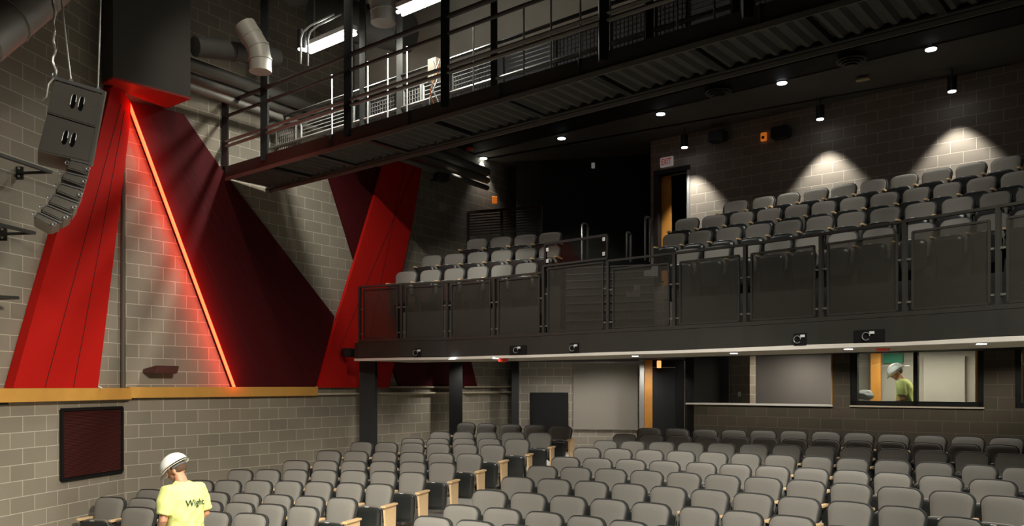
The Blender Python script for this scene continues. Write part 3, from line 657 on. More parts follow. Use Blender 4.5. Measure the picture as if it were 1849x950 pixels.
for k in range(44): z = .03 + (H - .06) * (k + .5) / 44; hexa(bm, [(.02, -.03, z - .006), (L - .02, -.03, z - .006), (L - .02, -.006, z + .006), (.02, -.006, z + .006), (.02, -.03, z - .003), (L - .02, -.03, z - .003), (L - .02, -.006, z + .009), (.02, -.006, z + .009)])
obj('louvre_blades', bm, LOUV, gr)
bm = B(); box(bm, (L / 2, -.003, H / 2), (L - .03, .004, H - .03)); obj('backing', bm, mat('grille_back', (.02, .006, .006), .8), gr)

# ---------------------------------------------------------------- red and maroon wall panels
def wpanel(name, poly, off, th, m, seams=(), bx=None, **kw):
    def q(x, y, o):
        # use the wall segment of the polygon as a whole
        if bx == 1:
            d = dL1(x) if x < 224 else dL2(224) * (1 + (x - 224) * .0011); 
        p = onwall(x, y, o); return p
    u, nn = wdir(poly[0][0] if bx is None else bx)
    pts_ = [q(x, y, off) for x, y in poly]
    root = empty(name, onwall(*poly[-1]), **kw); org = Vector(root.location)
    # project onto a single plane so the face stays flat
    base = pts_[0]; PN = nn
    flat = [p - PN * (p - base).dot(PN) for p in pts_]
    bm = B(); slab(bm, [p - org for p in flat], PN * th); obj('panel_board', bm, m, root)
    for s0, s1 in seams:
        A0, B0 = q(*s0, off), q(*s1, off); A0 -= PN * (A0 - base).dot(PN); B0 -= PN * (B0 - base).dot(PN)
        bm = B(); bar(bm, A0 - org + PN * (th + .001), B0 - org + PN * (th + .001), .012, .004, up=PN); obj('seam', bm, SEAM, root)
    return root, flat, PN
wpanel('wall_panel', [(196, 150), (221, 186), (219, 230), (161, 701), (6, 701), (50, 545), (88, 415), (160, 262), (185, 160)], .01, .13, RED,
       [((210, 200), (116, 700)), ((203, 190), (64, 700))], bx=100, label='bright red tapering wall panel behind the hanging loudspeakers', cat='wall panel')
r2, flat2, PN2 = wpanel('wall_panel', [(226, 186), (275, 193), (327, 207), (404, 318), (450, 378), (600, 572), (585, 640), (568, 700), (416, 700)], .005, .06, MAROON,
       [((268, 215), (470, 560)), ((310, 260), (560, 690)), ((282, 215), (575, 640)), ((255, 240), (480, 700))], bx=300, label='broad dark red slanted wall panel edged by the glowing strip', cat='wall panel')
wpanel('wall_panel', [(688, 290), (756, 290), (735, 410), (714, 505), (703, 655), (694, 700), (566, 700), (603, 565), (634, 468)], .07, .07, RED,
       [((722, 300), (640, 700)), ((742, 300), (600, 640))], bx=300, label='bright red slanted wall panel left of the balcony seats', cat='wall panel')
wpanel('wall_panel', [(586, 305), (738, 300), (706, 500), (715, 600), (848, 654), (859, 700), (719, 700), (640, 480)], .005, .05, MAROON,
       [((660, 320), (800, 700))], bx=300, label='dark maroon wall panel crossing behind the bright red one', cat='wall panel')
# neon-like red strip: glowing tube in a slim channel
a = onwall(226, 188, .10); b = onwall(416, 699, .10)
ls = empty('light_strip', a, label='glowing red light strip running diagonally down the panel edge', cat='light strip')
bm = B(); tube(bm, [(0, 0, 0), b - a], .026, 8); obj('diffuser', bm, mat('strip_red', (1, .2, .1), .5, emit=(1, .036, .011), es=10), ls, smooth=True)
bm = B(); tube(bm, [PN2 * -.02, b - a + PN2 * -.02], .012, 4); obj('channel', bm, RED, ls)
for k in range(20):
    p = a.lerp(b, (k + .5) / 20) + PN2 * .16; light('strip_lamp', 'SPOT', p, 2.4, (1, .04, .015), p - PN2, spot_size=math.radians(165), spot_blend=.5, shadow_soft_size=.12)
# conduit running down the wall joint, wedge speaker on the ledge
p = onwall(217, 400, .05)
bm = B(); tube(bm, [(p.x, p.y, CH - .03), (p.x, p.y, CH + 5)], .035, 10); obj('pipe', bm, mat('pipe_paint', (.10, .085, .065), .6), smooth=True, label='slim dark pipe running up the wall joint beside the red panel', cat='pipe')
u, nn = wdir(300); c = onwall(279, 675, .16)
bm = B(); hexa(bm, [c + u * s * .2 + nn * t + Vector((0, 0, z)) for z in (0,) for s, t in ((-1, -.16), (1, -.16), (1, .14), (-1, .14))] + [c + u * s * .2 + nn * t + Vector((0, 0, z)) for s, t, z in ((-1, -.16, .07), (1, -.16, .07), (1, .2, .12), (-1, .2, .12))])
bmesh.ops.bevel(bm, geom=bm.edges[:], offset=.012, segments=2, affect='EDGES')
bx_ = bm; lo = obj('wedge_speaker', bx_, mat('maroon_box', (.11, .035, .030), .5), label='small maroon wedge speaker fixed low on the wall above the ledge', cat='speaker')
bm = B(); bar(bm, c - nn * .16 + Vector((0, 0, .05)), c + Vector((0, 0, .04)), .05); obj('bracket', bm, BLACKM, lo)
# dark speaker on bracket in front of red panel near column and another on the upper wall
for (x, y, d, lab) in ((632, 637, 15.6, 'black bracket spotlight beside the balcony end over the red panel'), (797, 320, 17.6, 'dark loudspeaker high on the side wall above the small balcony block')):
    c = W(x, y, d); bm = B(); box(bm, c, (.30, .22, .16), rz=.6); bmesh.ops.bevel(bm, geom=bm.edges[:], offset=.02, segments=2, affect='EDGES')
    o = obj('wall_speaker', bm, BLACKM, label=lab, cat='speaker'); bm = B(); q = c + Vector((0, .1, .0)); bar(bm, q, q + Vector((-.25, .25, .02)), .04); obj('bracket', bm, BLACKM, o)

# ---------------------------------------------------------------- gypsum box above the red panel, ducts, pipes
bm = B(); z = CH + 4.36
prism(bm, [XY(184, 11.93), XY(204, 11.72), XY(344, 12.58), XY(301, 13.0)], z + .01, ROOF); o = obj('trim_duct_chase', bm, BOXG, kind='structure')
bm = B(); prism(bm, [XY(184, 11.93), XY(204, 11.72), XY(344, 12.58), XY(301, 13.0)], z - .02, z + .01); obj('trim_chase_underside', bm, mat('strip_lit_red', (.34, .02, .014), .5), kind='structure')  # red light of the diagonal strip put into the underside's colour
def duct(name, pts, r, m, label, cat, n=16, seams=True):
    pts = [Vector(p) for p in pts]; root = empty(name, pts[0], label=label, cat=cat); o_ = pts[0]
    bm = B(); tube(bm, [p - o_ for p in pts], r, n); obj('duct_tube', bm, m, root, smooth=True)
    if seams:
        for i in range(1, len(pts) - 1):
            t = (pts[i + 1] - pts[i - 1]).normalized(); bm = B(); tube(bm, [pts[i] - o_ - t * .015, pts[i] - o_ + t * .015], r * 1.05, n); obj('seam_ring', bm, m, root, smooth=True)
    return root
duct('air_duct', [W(-40, 75, 8.6), W(10, 35, 8.9), W(60, -5, 9.3), W(110, -50, 9.8)], .26, DUCT, 'cream round air duct cut off by the top left corner', 'duct')
def arcduct(x, y, d, r, lab, dark):
    c = W(x, y, d); k = d / F; P = [c + Vector((-26 * k, 0, 62 * k)), c + Vector((-14 * k, 0, 42 * k)), c + Vector((-2 * k, 0, 22 * k)), c + Vector((2 * k, 0, 0)), c + Vector((2 * k, 0, -22 * k))]
    duct('elbow_duct', P, r, DUCT, lab, 'duct', 18)
arcduct(468, 108, 12.8, .17, 'cream elbow air duct hanging left of the bright tube light', 0)
arcduct(690, 20, 12.7, .19, 'cream elbow air duct cut off by the top edge between the tube lights', 0)
duct('air_duct', [W(575, 22, 14.6), W(650, 42, 14.3), W(735, 60, 13.9)], .33, DUCTD, 'wide dark air duct behind the upper catwalk lights', 'duct')
duct('air_duct', [W(352, 84, 12.6), W(420, 92, 13.1), W(500, 104, 13.8)], .15, DUCTD, 'dark air duct above the wall pipes left of the bright tube light', 'duct')
for k, (y0, r, off) in enumerate(((116, .10, .45), (140, .085, .3), (158, .06, .5))):
    d0, d1 = dL2(345) - off, dL2(600) - off
    z = hz(y0, d0); bm = B(); pa_, pb_ = XY(300, dL2(300) - off), XY(880, dL2(880) - off)
    tube(bm, [(pa_.x, pa_.y, z), (pb_.x, pb_.y, z)], r, 12)
    obj('ceiling_pipe', bm, mat('pipe_grey', (.20, .19, .165), .5, .2), smooth=True, label=['thick grey pipe along the wall beside the chase, topmost of three', 'middle grey pipe along the wall under the thick one', 'thinnest grey pipe along the wall under the other two'][k], cat='pipe', group='pipes along the side wall')
# roof slabs / large ducts seen from below at the upper left
bm = B(); prism(bm, [XY(470, 13.2), XY(600, 12.6), XY(650, 14.6), XY(520, 14.8)], CH + 6.75, CH + 7.1); bmesh.ops.bevel(bm, geom=bm.edges[:], offset=.03, affect='EDGES'); obj('square_duct', bm, mat('grey_duct', (.22, .21, .19), .7, var=.1), label='large square grey duct under the roof left of the tube light', cat='duct')
for k in range(7):
    bm = B(); x = -3.5 + k * 2.2; bar(bm, (x, 3, CH + 7.9), (x + 6, 16, CH + 7.9), .16, .35); obj('roof_beam', bm, BLACKM, label='dark steel roof beam high above the catwalk', cat='beam', group='roof beams')

# ---------------------------------------------------------------- catwalk
KN, KX = 18100.0, 20250.0
def cwp(K, x, z): p = XY(x, dl(K, x)); return Vector((p.x, p.y, z))
cwo = cwp(KN, 1000, CH + 3.45)
cw = empty('catwalk', cwo, label='long black steel catwalk crossing high above the seats', cat='catwalk')
def part(name, bm, m, smooth=False, parent=cw, **kw):
    bm.transform(Matrix.Translation(-cwo)); return obj(name, bm, m, parent, smooth=smooth, **kw)
X0, X1 = 407, 2100
def kbar(bm, K, z, w_, h_, x0=X0, x1=X1): bar(bm, cwp(K, x0, z), cwp(K, x1, z), w_, h_)
zc = CH + 3.45
for K, s in ((KN, 1), (KX, -1)):
    bm = B(); kbar(bm, K, zc + .10, .02, .20); kbar(bm, K + s * 60, zc + .008, .07, .016); kbar(bm, K + s * 60, zc + .195, .07, .016); part('channel', bm, CHAR)
    bm = B(); kbar(bm, K - s * 70, zc - .02, .012, .06); part('edge_angle', bm, mat('edge_steel', (.15, .145, .13), .45, .3))
bm = B(); bar(bm, cwp(KN, X0, zc + .1), cwp(KX, X0, zc + .1), .02, .2); part('end_channel', bm, CHAR)
# corrugated deck: ribs run across the walk
bm = B(); a = cwp(KN + 60, X0, zc + .10); b = cwp(KN + 60, X1, zc + .10); a2 = cwp(KX - 60, X0, zc + .10)
L = (b - a).length; u = (b - a) / L; wv = Vector((.635, .7725, 0)) * .85
N = int(L / .042); prev = None
for i in range(N + 1):
    h = .02 * (1 if (i // 2) % 2 else -1); p = a + u * (L * i / N); v0 = bm.verts.new(p + Vector((0, 0, h - .05))); v1 = bm.verts.new(p + wv + Vector((0, 0, h - .05)))
    if prev: bm.faces.new((prev[0], v0, v1, prev[1]))
    prev = (v0, v1)
g2 = bmesh.ops.extrude_face_region(bm, geom=bm.faces[:]); bmesh.ops.translate(bm, vec=(0, 0, .012), verts=[e for e in g2['geom'] if isinstance(e, bmesh.types.BMVert)])
part('corrugated_deck', bm, DECK)
for x in (480, 560, 655, 770, 905, 1065, 1240, 1440, 1660, 1900): bm = B(); bar(bm, cwp(KN, x, zc + .035), cwp(KN, x, zc + .035) + wv, .08, .07); part('cross_beam', bm, BLACKM)
for x in (598, 740, 905, 1048, 1375, 1540, 1760): bm = B(); bar(bm, cwp(KN - 30, x, zc), cwp(KN - 30, x, zc + .2), .05, .03); part('stiffener', bm, CHAR)
for nm, K, z in (('top_rail', KN, zc + 1.26), ('mid_rail', KN, zc + 1.04), ('mid_rail', KN, zc + .62), ('mid_rail', KN, zc + .54), ('top_rail', KX, zc + 1.2), ('mid_rail', KX, zc + .72)):
    bm = B(); tube(bm, [cwp(K, X0, z), cwp(K, X1, z)], .034 if z > zc + 1.25 else .026, 8); part(nm, bm, CHAR if z > zc + .9 else mat('rail_steel', (.20, .195, .18), .4, .3), True)
for K in (KN, KX): bm = B(); bar(bm, cwp(K, X0, zc + .2), cwp(K, X0, zc + 1.28), .09, .06); part('end_post', bm, BLACKM)
bm = B(); tube(bm, [cwp(KN, X0, zc + 1.26), cwp(KX, X0, zc + 1.26)], .021, 8); part('end_rail', bm, BLACKM, True)
# tall near hangers
for x in (478, 629, 804, 1090, 1350, 1700): bm = B(); bar(bm, cwp(KN, x, zc + .1), cwp(KN, x, ROOF - .1), .11, .10); part('hanger_post', bm, BLACKM)
# far posts, lit by the tubes, and the mesh infill panels between them
for x in (412, 655, 722, 892, 1172, 1328, 1560, 1850): bm = B(); bar(bm, cwp(KX, x, zc + .1), cwp(KX, x, ROOF - .1 if x in (655, 722, 892, 1172) else zc + 1.25), .09, .09); part('far_post', bm, CHAR)
for x in (599.6, 664, 700, 735, 855, 946, 995, 1048, 1102, 1223, 1290): bm = B(); tube(bm, [cwp(KX - 250, x, zc + .1), cwp(KX - 250, x, zc + 1.55)], .013, 6); part('conduit', bm, GALV, True)
def mesh_panel(x0, x1, hbars):
    a, b = cwp(KX + 80, x0, zc + .16), cwp(KX + 80, x1, zc + .16); L = (b - a).length; H = .84; bm = B()
    for p, q in ((a, b), (a + Vector((0, 0, H)), b + Vector((0, 0, H))), (a, a + Vector((0, 0, H))), (b, b + Vector((0, 0, H)))): bar(bm, p, q, .03)
    n1 = max(2, int(L / .055)) if not hbars else 0
    for i in range(1, n1): p = a.lerp(b, i / n1); bar(bm, p, p + Vector((0, 0, H)), .011)
    for j in range(1, 14): bar(bm, a + Vector((0, 0, H * j / 14)), b + Vector((0, 0, H * j / 14)), .011)
    part('mesh_infill', bm, GALV if hbars else mat('rail_steel', (.2, .195, .18), .4))
for x0, x1, hb in ((445, 480, 0), (500, 535, 0), (545, 640, 1), (668, 715, 0), (730, 760, 0), (765, 800, 1), (818, 888, 0), (910, 1000, 1), (1005, 1080, 0), (1105, 1165, 0), (1185, 1240, 0), (1245, 1320, 1), (1335, 1440, 0), (1450, 1560, 0), (1570, 1700, 1)): mesh_panel(x0, x1, hb)
# electrical box with loose cables
eb = empty('junction_box', cwp(KX - 300, 784, zc + .95), label='open grey junction box with loose cables on the catwalk', cat='electrical box')
bm = B(); box(bm, (0, 0, .1), (.16, .1, .32), rz=-.69); obj('enclosure', bm, mat('box_beige', (.42, .38, .30), .6), eb)
for k, col in enumerate(((.75, .72, .66), (.65, .22, .05), (.75, .72, .66))):
    bm = B(); P = [Vector((.02 * k + .06 * math.sin(t * 2.1 + k), -.09 - .03 * k, .2 - t * .26)) for t in np.linspace(0, 3.0, 12)]; tube(bm, P, .009, 6); obj('cable', bm, mat('cable_%d' % k, col, .5), eb, smooth=True)
# strip lights above the walk and their conduits
for k, (x, y) in enumerate(((596, 64), (762, -2))):
    K = 19600; a, b = cwp(K, x - 40, CH + 5.42), cwp(K, x + 42, CH + 5.42); root = empty('strip_light', a.lerp(b, .5), label=['bright fluorescent strip light over the left end of the catwalk', 'bright fluorescent strip light cut off by the top edge', 'fluorescent strip light over the catwalk right of the others'][k], cat='light', group='catwalk strip lights'); o_ = Vector(root.location)
    bm = B(); bar(bm, a - o_ + Vector((0, 0, .09)), b - o_ + Vector((0, 0, .09)), .16, .07); obj('housing', bm, WPL, root)
    for s in (-1, 1):
        nn_ = Vector((.635, .7725, 0)) * .05 * s; bm = B(); tube(bm, [a - o_ + nn_, b - o_ + nn_], .026, 10); obj('tube', bm, GLOWF, root, smooth=True)
    for t in (.15, .85): p = a.lerp(b, t) - o_; bm = B(); tube(bm, [p + Vector((0, 0, .12)), (p.x, p.y, ROOF - o_.z)], .012, 6); obj('hanger_rod', bm, GALV, root)
    l = light('strip_glow', 'AREA', o_ - Vector((0, 0, .06)), 95, (1, .99, .90), shape='RECTANGLE', size=.75, size_y=.15, spread=math.radians(150)); l.rotation_euler = (0, 0, math.atan2(-.635, .7725))
for x, y0, y1 in ((543, 60, 115), (556, 60, 118)):
    d = 12.5; bm = B(); c = W(x, y1, d); tube(bm, [c, W(x, y0 + 10, d), W(x + 4, y0 - 2, d), W(x + 18, y0 - 14, d), W(x + 60, y0 - 34, d + .2)], .014, 6); obj('bent_conduit', bm, GALV, smooth=True, label='bent metal conduit, %s of two beside the catwalk light' % ('left' if x < 550 else 'right'), cat='conduit', group='bent conduits')
# ---------------------------------------------------------------- downlights
def can(x, y, d, r, h, lab, power, ang, tgt=None, rim=GLOW, soft=.05, col=NEUT):
    c = W(x, y, d); root = empty('pendant_downlight', c, label=lab, cat='downlight', group='cylinder downlights')
    bm = B(); tube(bm, [(0, 0, .01), (0, 0, h)], r, 20); obj('housing', bm, BLACKM, root, smooth=True)
    bm = B(); tube(bm, [(0, 0, 0), (0, 0, .012)], r * .86, 20); obj('lens', bm, rim, root, smooth=True)
    bm = B(); tube(bm, [(0, 0, h), (0, 0, cz - c.z if c.z < cz else ROOF - c.z)], .01, 6); obj('stem', bm, BLACKM, root)
    light('downlight_beam', 'SPOT', c - Vector((0, 0, .03)), power, col, tgt or (c.x, c.y, 0), spot_size=math.radians(ang), spot_blend=.45, shadow_soft_size=soft)
UPL = ((1236, 267, 'cylinder downlight above the balcony door'), (1481, 216, 'cylinder downlight over the middle of the rear balcony wall'), (1719, 166, 'cylinder downlight over the right end of the rear balcony wall'))
for x, y, lab in UPL: can(x, y, dl(37250, x), .075, .26, lab, 240, 78)
can(545, 90, 12.9, .07, .3, 'cylinder downlight beside the tube light at the top left', 6, 90)
DL = ((873, 286), (1014, 250), (1193, 206), (1412, 150), (1681, 89))
for k, (x, y) in enumerate(DL):
    d = F * 5.40 / (HY - y); c = W(x, y, d)
    root = empty('recessed_downlight', c, label='recessed round ceiling light over the balcony, %s from the left' % ORD[k], cat='downlight', group='recessed balcony ceiling lights')
    bm = B(); tube(bm, [(0, 0, -.01), (0, 0, .02)], .085, 20); obj('lens', bm, GLOW, root); bm = B(); tube(bm, [(0, 0, 0), (0, 0, .02)], .1, 20); obj('rim', bm, BLACKM, root)
    light('downlight_beam', 'SPOT', c - Vector((0, 0, .04)), 95, NEUT, (c.x + .2, c.y + .6, 0), spot_size=math.radians(84), spot_blend=.6, shadow_soft_size=.06)
# beam that grazes the side wall beside the small block
q = XY(800, dL2(800)) + Vector((.36, -.22)); light('downlight_beam', 'SPOT', (q.x, q.y, CH + 5.0), 45, NEUT, (q.x, q.y, 0), spot_size=math.radians(50), spot_blend=.6, shadow_soft_size=.05)
# under-balcony lights in the soffit edge
for k, (x, y) in enumerate(((816, 648), (895, 646.5), (1147, 642.5), (1325, 637.5), (1532, 629.5), (1772, 620))):
    d = F * .452 / (HY - y); c = W(x, y, d + .18); root = empty('soffit_downlight', (c.x, c.y, ZS + .004), label='small round light in the balcony soffit, %s from the left' % ORD[k], cat='downlight', group='balcony soffit lights')
    bm = B(); tube(bm, [(0, 0, -.006), (0, 0, .0)], .05, 16); obj('lens', bm, GLOW, root)
    light('soffit_beam', 'SPOT', (c.x, c.y, ZS - .02), 26, NEUT, (c.x + .2, c.y + 1.2, 0), spot_size=math.radians(120), spot_blend=.8, shadow_soft_size=.08)
for k, x in enumerate((1290, 1375, 1465, 1570, 1690, 1820)): q = XY(x, dl(KB - 2362 * .75, x)); light('aisle_downlight', 'SPOT', (q.x, q.y, ZD - .24), 24, NEUT, (q.x, q.y, 0), spot_size=math.radians(150), spot_blend=.7, shadow_soft_size=.06)
for k, (x, dq) in enumerate(((860, 17.6), (985, 18.3), (1090, 18.2), (1190, 17.2))): q = XY(x, dq); light('aisle_downlight', 'SPOT', (q.x, q.y, ZD - .24), 62, NEUT, (q.x + .1, q.y + .9, 0), spot_size=math.radians(140), spot_blend=.6, shadow_soft_size=.06)
for k, x in enumerate((760, 1060, 1290, 1460, 1640, 1820)):
    q = XY(x, 0) ; d = np.interp(x, [b[0] for b in BF], [b[1] for b in BF]) + 1.3; p = XY(x, float(d)); 
    light('soffit_beam', 'SPOT', (p.x, p.y, ZS - .03), 46, NEUT, (p.x, p.y, 0), spot_size=math.radians(125), spot_blend=.7, shadow_soft_size=.08)
# red ceiling devices, diffusers, signs
for x, y, d, lab in ((848, 270, 18.97, 'red round fire alarm on the balcony ceiling beyond the catwalk'), (908, 650.5, 13.7, 'red fire alarm under the left part of the balcony edge'), (1594, 629, 10.1, 'red fire alarm under the balcony edge above the booth window')):
    if d is None: d = dl(KX, x) + .05
    c = W(x, y, d); bm = B(); tube(bm, [c + Vector((0, 0, z)) for z in (-.035, -.025, .0, .03)], .09, 18, rs=[.04, .075, .09, .09]); obj('fire_alarm', bm, REDPL, smooth=True, label=lab, cat='alarm', group='red ceiling alarms')
for x, y in ((1297, 168), (1537, 111)):
    d = F * 5.36 / (HY - y); c = W(x, y, d); bm = B()
    for k in range(4): tube(bm, [c + Vector((0, 0, -.03 * k)), c + Vector((0, 0, -.03 * k + .012))], .24 - .045 * k, 24)
    obj('ceiling_diffuser', bm, DECK, smooth=True, label='round dark ceiling air diffuser, %s one above the right balcony block' % ('left' if x < 1400 else 'right'), cat='air diffuser', group='round ceiling diffusers')
q = W(1558, 144, F * 5.36 / (697 - 144)); bm = B(); box(bm, q, (.22, .12, .02), rz=-.6); obj('ceiling_tag', bm, mat('tan_tag', (.42, .36, .2), .6), label='small tan tag stuck on the balcony ceiling', cat='tag')
def uwall(x, y, off=.03): p = XY(x, dl(KU - 2362 * off, x)); return Vector((p.x, p.y, hz(y, dl(KU, x))))
AU = math.atan2(-.635, .7725)
o = empty('fire_strobe', uwall(1379, 248), AU, label='amber fire strobe high on the rear balcony wall', cat='alarm')
bm = B(); box(bm, (0, -.0, 0), (.12, .05, .17)); bmesh.ops.bevel(bm, geom=bm.edges[:], offset=.01, affect='EDGES'); obj('body', bm, ORANGE, o); bm = B(); box(bm, (0, -.035, -.02), (.05, .03, .05)); obj('lens', bm, BLACKM, o)
c = W(893, 361, 19.75); bm = B(); box(bm, c, (.12, .06, .17)); bmesh.ops.bevel(bm, geom=bm.edges[:], offset=.01, affect='EDGES'); obj('fire_strobe', bm, ORANGE, label='amber fire strobe in the dark corner behind the small balcony block', cat='alarm')
c = W(1071, 299, 19.66); bm = B(); box(bm, c, (.08, .04, .13)); bmesh.ops.bevel(bm, geom=bm.edges[:], offset=.008, affect='EDGES'); obj('sensor', bm, mat('sensor_glow', (.7, .7, .68), .5, emit=(.8, .8, .78), es=.12), label='small white sensor on the dark upper wall left of the exit sign', cat='sensor')  # faint emission put into the sensor body, which is no lamp
for x, y, lab in ((1296, 252, 'black loudspeaker on the rear balcony wall right of the exit sign'), (1410, 245, 'black loudspeaker on the rear balcony wall right of the amber strobe')):
    o = empty('wall_speaker', uwall(x, y, .18), AU, label=lab, cat='speaker'); bm = B(); box(bm, (0, 0, 0), (.34, .24, .22)); bmesh.ops.bevel(bm, geom=bm.edges[:], offset=.02, segments=2, affect='EDGES'); obj('cabinet', bm, BLACKM, o)
    bm = B(); bar(bm, (0, .1, 0), (0, .2, .0), .05); obj('bracket', bm, BLACKM, o)
def text(body, size, m, parent, loc, rot, ext=.002, sx=1, name='lettering', align='CENTER'):
    cu = bpy.data.curves.new(name, 'FONT'); cu.body = body; cu.size = size; cu.align_x = align; cu.align_y = 'CENTER'; cu.extrude = ext; cu.offset = size * .012
    t = bpy.data.objects.new('tmp', cu); COL.objects.link(t); bpy.context.view_layer.update()
    me = bpy.data.meshes.new_from_object(t.evaluated_get(bpy.context.evaluated_depsgraph_get())); bpy.data.objects.remove(t)
    me.materials.clear(); me.materials.append(m); me.name = name
    o = bpy.data.objects.new(name, me); COL.objects.link(o); o.parent = parent; o.location = loc; o.rotation_euler = rot; o.scale = (sx, 1, 1); return o
ex = empty('exit_sign', uwall(1204, 294, .06), AU, label='white sign with red letters EXIT above the balcony door', cat='sign')
bm = B(); box(bm, (0, 0, 0), (.31, .06, .21)); bmesh.ops.bevel(bm, geom=bm.edges[:], offset=.012, segments=2, affect='EDGES'); obj('housing', bm, mat('sign_white', (.62, .58, .55), .5, emit=(1, .86, .82), es=.10), ex)
text('EXIT', .185, mat('exit_red', (.45, .03, .03), .5, emit=(.8, .06, .05), es=.12), ex, (0, -.034, -.003), (math.radians(90), 0, 0), sx=.62)
# balcony door
dv2 = empty('door_2', uwall(1187, 312, 0), kind='structure')
def ubox(name, x0, x1, z0, z1, off, th, m, parent):
    K_ = KU + 2362 * off; a, b = XY(x0, dl(K_, x0)), XY(x1, dl(K_, x1)); uu_ = b - a; bm = B(); box(bm, (uu_.length / 2, th / 2, (z1 - z0) / 2), (uu_.length, th, z1 - z0))
    o = obj(name, bm, m, parent); o.location = P3(a, z0) - Vector(parent.location); o.rotation_euler.z = math.atan2(uu_.y, uu_.x); return o
zt2 = hz(312, dl(KU, 1215))
ubox('door_frame', 1180, 1188, CH + 2.2, zt2 + .08, -.04, .16, BLACKM, dv2); ubox('door_frame', 1240, 1245, CH + 2.2, zt2 + .08, -.03, .12, GALV, dv2); ubox('door_frame', 1180, 1245, zt2, zt2 + .1, -.04, .16, BLACKM, dv2)
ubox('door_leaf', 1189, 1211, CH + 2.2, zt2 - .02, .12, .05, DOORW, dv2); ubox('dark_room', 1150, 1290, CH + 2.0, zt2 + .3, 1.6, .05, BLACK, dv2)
# junction boxes in the fascia
for k, (x, w_) in enumerate(((757, .12), (940, .34), (1042, .16), (1450, .16), (1575, .36))):
    d = float(np.interp(x, [b[0] for b in BF], [b[1] for b in BF])); i = max(j for j in range(len(BF)) if BF[j][0] <= x); aa, bb = FR[i], FR[i + 1]; ang = math.atan2((bb - aa).y, (bb - aa).x); n2 = nrm(aa, bb)
    p = XY(x, d) - n2 * .06; o = empty('fascia_box', (p.x, p.y, CH + .57), ang, label='open electrical box in the balcony fascia, %s from the left' % ORD[k], cat='electrical box', group='fascia electrical boxes')
    bm = B(); box(bm, (0, 0, 0), (w_, .03, .15)); bmesh.ops.inset_region(bm, faces=[f for f in bm.faces if f.calc_center_median().y < -.01], thickness=.012, depth=-.02); obj('recess', bm, BLACK, o)
    bm = B(); P = [Vector((-.03 + .045 * math.cos(t), -.03, .045 * math.sin(t))) for t in np.linspace(0, 5.6, 14)]; tube(bm, P, .006, 6); obj('cable', bm, mat('cable_grey', (.3, .3, .3), .3, .4), o, smooth=True)
    bm = B(); box(bm, (.04, -.03, .04), (.05, .02, .03)); obj('connector', bm, WPL, o)

# ---------------------------------------------------------------- hanging line array
da = 8.6
def AP(x, y, dd=0): return W(x, y, da + dd)
arr = AP(125, 155); HD = Vector((.80, .60, 0)) # depth direction of the cabinets (side faces are turned to the camera)
def cab(name, quad, th, label, group, holes=None, m=SPK):
    # quad: side face pixel corners tl,tr,br,bl ; body runs away from the camera and to the left
    P = [AP(*q) for q in quad]; off = Vector((-.30 * th / .6, .52 * th / .6, -.02)); root = empty(name, P[0], label=label, cat='loudspeaker', group=group); o_ = P[0]
    bm = B(); slab(bm, [p - o_ for p in P], off); bmesh.ops.bevel(bm, geom=bm.edges[:], offset=.012, segments=2, affect='EDGES'); obj('cabinet', bm, m, root)
    e1 = (P[1] - P[0]); e2 = (P[3] - P[0]); nn = e1.cross(e2).normalized()
    if nn.y > 0: nn = -nn
    if holes:
        for hx in holes:
            c = P[0] - o_ + e1 * hx + e2 * .46; bm = B(); ax = e1.normalized() * .026; ay = e2.normalized() * .078
            ring = [c + ax * math.cos(t) + ay * (math.copysign(abs(math.sin(t)) ** .5, math.sin(t))) + nn * .006 for t in np.linspace(0, 2 * math.pi, 21)[:-1]]
            slab(bm, ring, -nn * .004); obj('handle_recess', bm, BLACK, root)
            bm = B(); tube(bm, ring[9:] + ring[:1], .005, 6); obj('handle_rim', bm, GALV, root)
    return root, P, nn
cab('loudspeaker', [(98, 143), (187, 170), (174, 230), (85, 203)], .55, 'large grey loudspeaker cabinet, topmost of the hanging cluster', 'hanging loudspeakers', (.46, .62))
cab('loudspeaker', [(85, 205), (174, 232), (164, 294), (68, 272)], .55, 'large grey loudspeaker cabinet under the topmost one', 'hanging loudspeakers', (.46, .62))
small = [[(128, 286), (166, 296), (160, 318), (117, 303)], [(116, 308), (160, 320), (154, 340), (108, 321)], [(106, 327), (154, 343), (145, 365), (98, 344)], [(96, 347), (145, 367), (133, 387), (84, 365)], [(82, 366), (133, 389), (114, 402), (70, 379)], [(68, 380), (113, 403), (92, 412), (58, 392)]]
for k, q in enumerate(small):
    mx_, my_ = sum(p[0] for p in q) / 4, sum(p[1] for p in q) / 4; q = [(mx_ + (p[0] - mx_) * .93, my_ + (p[1] - my_) * .84) for p in q]
    root, P, nn = cab('array_speaker', q, .42, 'small grey array speaker, %s from the top of the curved stack' % ORD[k], 'curved stack of small speakers')
    for pt_ in (P[1].lerp(P[2], .5), P[0].lerp(P[3], .5)):
        bm = B(); c = pt_ - P[0] + nn * .02; tube(bm, [c + Vector((.018 * math.cos(t), -.01, .018 * math.sin(t))) for t in np.linspace(0, 5.6, 10)], .007, 6); obj('rigging_hook', bm, GALV, root, smooth=True)
    bm = B(); c0, c1 = P[0] - P[0], P[1] - P[0]; bar(bm, c0 + nn * .01, c1 + nn * .01, .014, .014); obj('edge_bracket', bm, GALV, root)
fr_ = empty('rigging_frame', AP(140, 155), label='grey steel flying frame on top of the hanging speakers', cat='rigging frame'); o_ = Vector(fr_.location)
bm = B(); bar(bm, AP(96, 140, -.01) - o_, AP(188, 167, -.01) - o_, .05, .03); obj('top_bar', bm, GALV, fr_)
bm = B(); bar(bm, AP(189, 165, -.02) - o_, AP(164, 300, -.02) - o_, .03, .03); obj('side_bar', bm, SPK, fr_)
